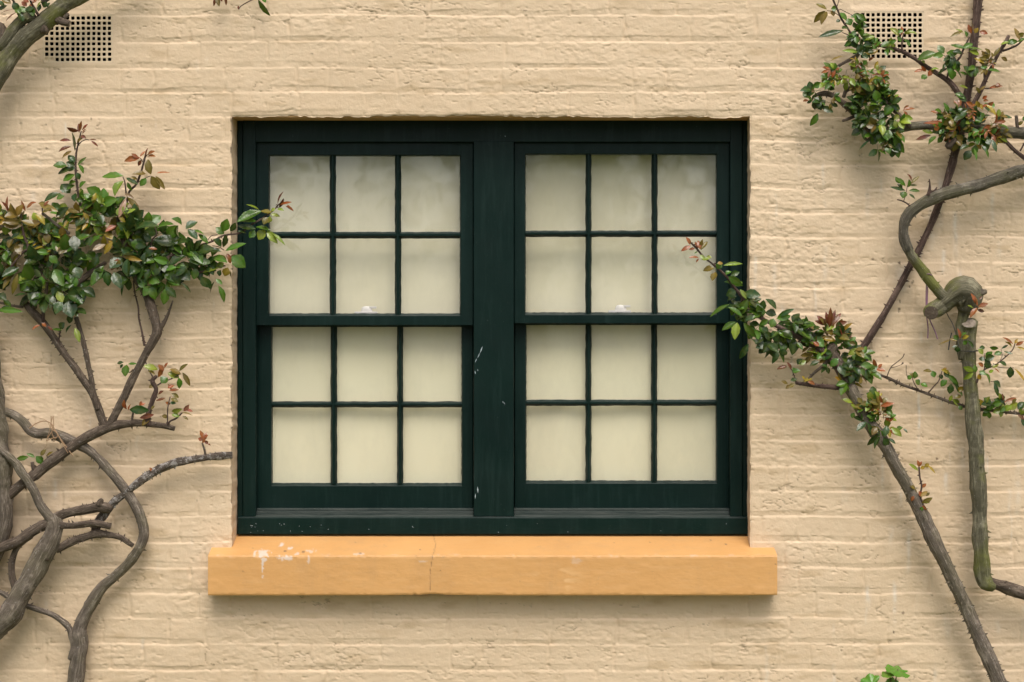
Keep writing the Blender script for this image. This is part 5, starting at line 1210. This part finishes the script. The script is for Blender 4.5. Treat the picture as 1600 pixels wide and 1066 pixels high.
leaves(rG, """
1463 83 1435 91 13 g;1474 86 1459 88 9 g;1475 84 1466 71 10 g;1483 90 1482 106 12 d;1493 95 1497 107 10 d;1482 107 1466 114 7 d;1487 108 1488 124 11 g;1491 108 1503 121 8 d;1496 84 1480 83 10 g;1503 84 1490 80 9 d;1514 80 1530 83 11 l;1508 75 1486 70 7 g;1503 76 1520 68 8 g;1505 76 1536 75 5 g;1506 52 1494 45 5 l;1504 49 1487 56 5 o;1510 58 1508 48 9 g;1518 53 1513 39 6 r;1520 51 1519 35 5 r;1523 52 1528 44 7 y;1530 50 1543 52 7 r;1505 103 1519 119 15 d;1521 91 1538 98 7 y;1533 87 1545 83 5 o;1547 87 1540 76 6 o;1553 89 1562 74 6 o;1551 90 1549 82 6 o;1564 90 1574 95 6 o;1540 97 1555 94 7 o;1543 109 1563 111 6 g;1532 106 1542 104 7 g;1530 112 1540 112 4 g;1572 68 1590 64 8 g;1590 66 1604 60 8 g;1593 63 1586 44 8 o;1577 66 1564 69 6 l;1575 70 1582 62 7 g;1545 138 1566 134 5 r;1555 134 1563 131 5 r;
1443 109 1429 112 5 r;1447 112 1440 104 5 r;1447 117 1440 123 7 g;1452 115 1458 108 7 y;1455 110 1467 107 7 l;1450 119 1456 110 7 r;1448 118 1444 124 5 g;1445 100 1440 95 6 l;1492 146 1507 154 9 g;1498 134 1512 138 7 l;1505 152 1499 146 8 l;1525 136 1532 146 5 o;1530 142 1540 134 4 o;1512 118 1500 112 8 g;1498 150 1510 158 8 d;
1535 155 1542 150 5 r;1536 158 1544 157 4 r;1540 168 1552 160 6 r;1590 58 1600 52 7 o;1592 196 1598 190 6 o;1604 182 1598 188 6 g""", .14, seed=21, spread=.010,
  fills=[([(1480, 85), (1500, 78), (1525, 84), (1530, 100), (1500, 105), (1485, 100)], 5, 'ddg', 12, (.12, .14)),
         ([(1530, 92), (1560, 90), (1555, 105), (1535, 108)], 4, 'oyr', 10, (.13, .15))])

# --- bright green plant whose top reaches into the lower edge
gp = empty("geranium_plant", W(1385, 1330, -.15), "bright green lobed geranium leaves poking up at the bottom edge on the right", "plant")
stem(gp, [(1370, 1300, 3), (1385, 1180, 2.4), (1392, 1090, 2), (1391, 1060, 1.3), (1388, 1052, 1)], .16, M_moss, 0)
stem(gp, [(1372, 1300, 3), (1392, 1180, 2.2), (1398, 1085, 1.6), (1400, 1060, 1.1), (1403, 1046, 1)], .165, M_moss, 0)
stem(gp, [(1368, 1300, 3), (1360, 1180, 2.2), (1362, 1100, 1.6), (1364, 1075, 1.1)], .17, M_moss, 0)
stem(gp, [(1372, 1300, 3), (1410, 1200, 2.2), (1440, 1130, 1.6), (1455, 1105, 1.1)], .15, M_moss, 0)
def round_leaf(m, c, R, nrm, seed):
    rs = random.Random(seed); n_ = Vector(nrm).normalized(); a = n_.cross(Vector((0, 1, 0.13))).normalized(); b_ = n_.cross(a)
    vs = [c]; fs = []; K = 48
    for j in (1, 2, 3):
        for k in range(K):
            th = 2 * math.pi * k / K
            lobes = .86 + .12 * abs(math.cos(th * 3.5)) + .03 * math.cos(th * 21)
            notch = 1 - .75 * math.exp(-((th - math.pi) / .22) ** 2)
            r_ = R * (j / 3) * (lobes * notch if j == 3 else 1 - .4 * (1 - notch))
            vs.append(c + (a * math.cos(th) + b_ * math.sin(th)) * r_ + n_ * (.16 * R * (j / 3) ** 2 * math.cos(th * 7) * .5 - .12 * R * (j / 3) ** 2))
    for k in range(K): fs.append((0, 1 + k, 1 + (k + 1) % K))
    for j in (0, 1):
        for k in range(K): k2 = (k + 1) % K; fs.append((1 + j * K + k, 1 + (j + 1) * K + k, 1 + (j + 1) * K + k2, 1 + j * K + k2))
    col_ = (.11 * rs.uniform(.8, 1.2), .26, .025)
    b0 = len(m.v); m.v += [tuple(v) for v in vs]; m.f += [tuple(b0 + i for i in f) for f in fs]; m.c += [col_] * len(vs)
gl_ = MB()
round_leaf(gl_, W(1403, 1047, -.16 * OFS), 21 * S, (.25, -.28, 1), 1)
round_leaf(gl_, W(1388, 1052, -.17 * OFS), 12 * S, (-.25, -.35, 1), 2)
round_leaf(gl_, W(1362, 1070, -.17 * OFS), 19 * S, (-.3, -.95, .55), 3)
round_leaf(gl_, W(1395, 1072, -.15 * OFS), 14 * S, (.5, -1.1, .3), 4)
round_leaf(gl_, W(1454, 1104, -.15 * OFS), 24 * S, (.1, -.4, 1), 5)
round_leaf(gl_, W(1420, 1125, -.17 * OFS), 26 * S, (-.1, -.6, 1), 6)
round_leaf(gl_, W(1340, 1135, -.16 * OFS), 24 * S, (-.2, -.5, 1), 7)
gl_.build("foliage", M_leaf, gp, smooth=True)
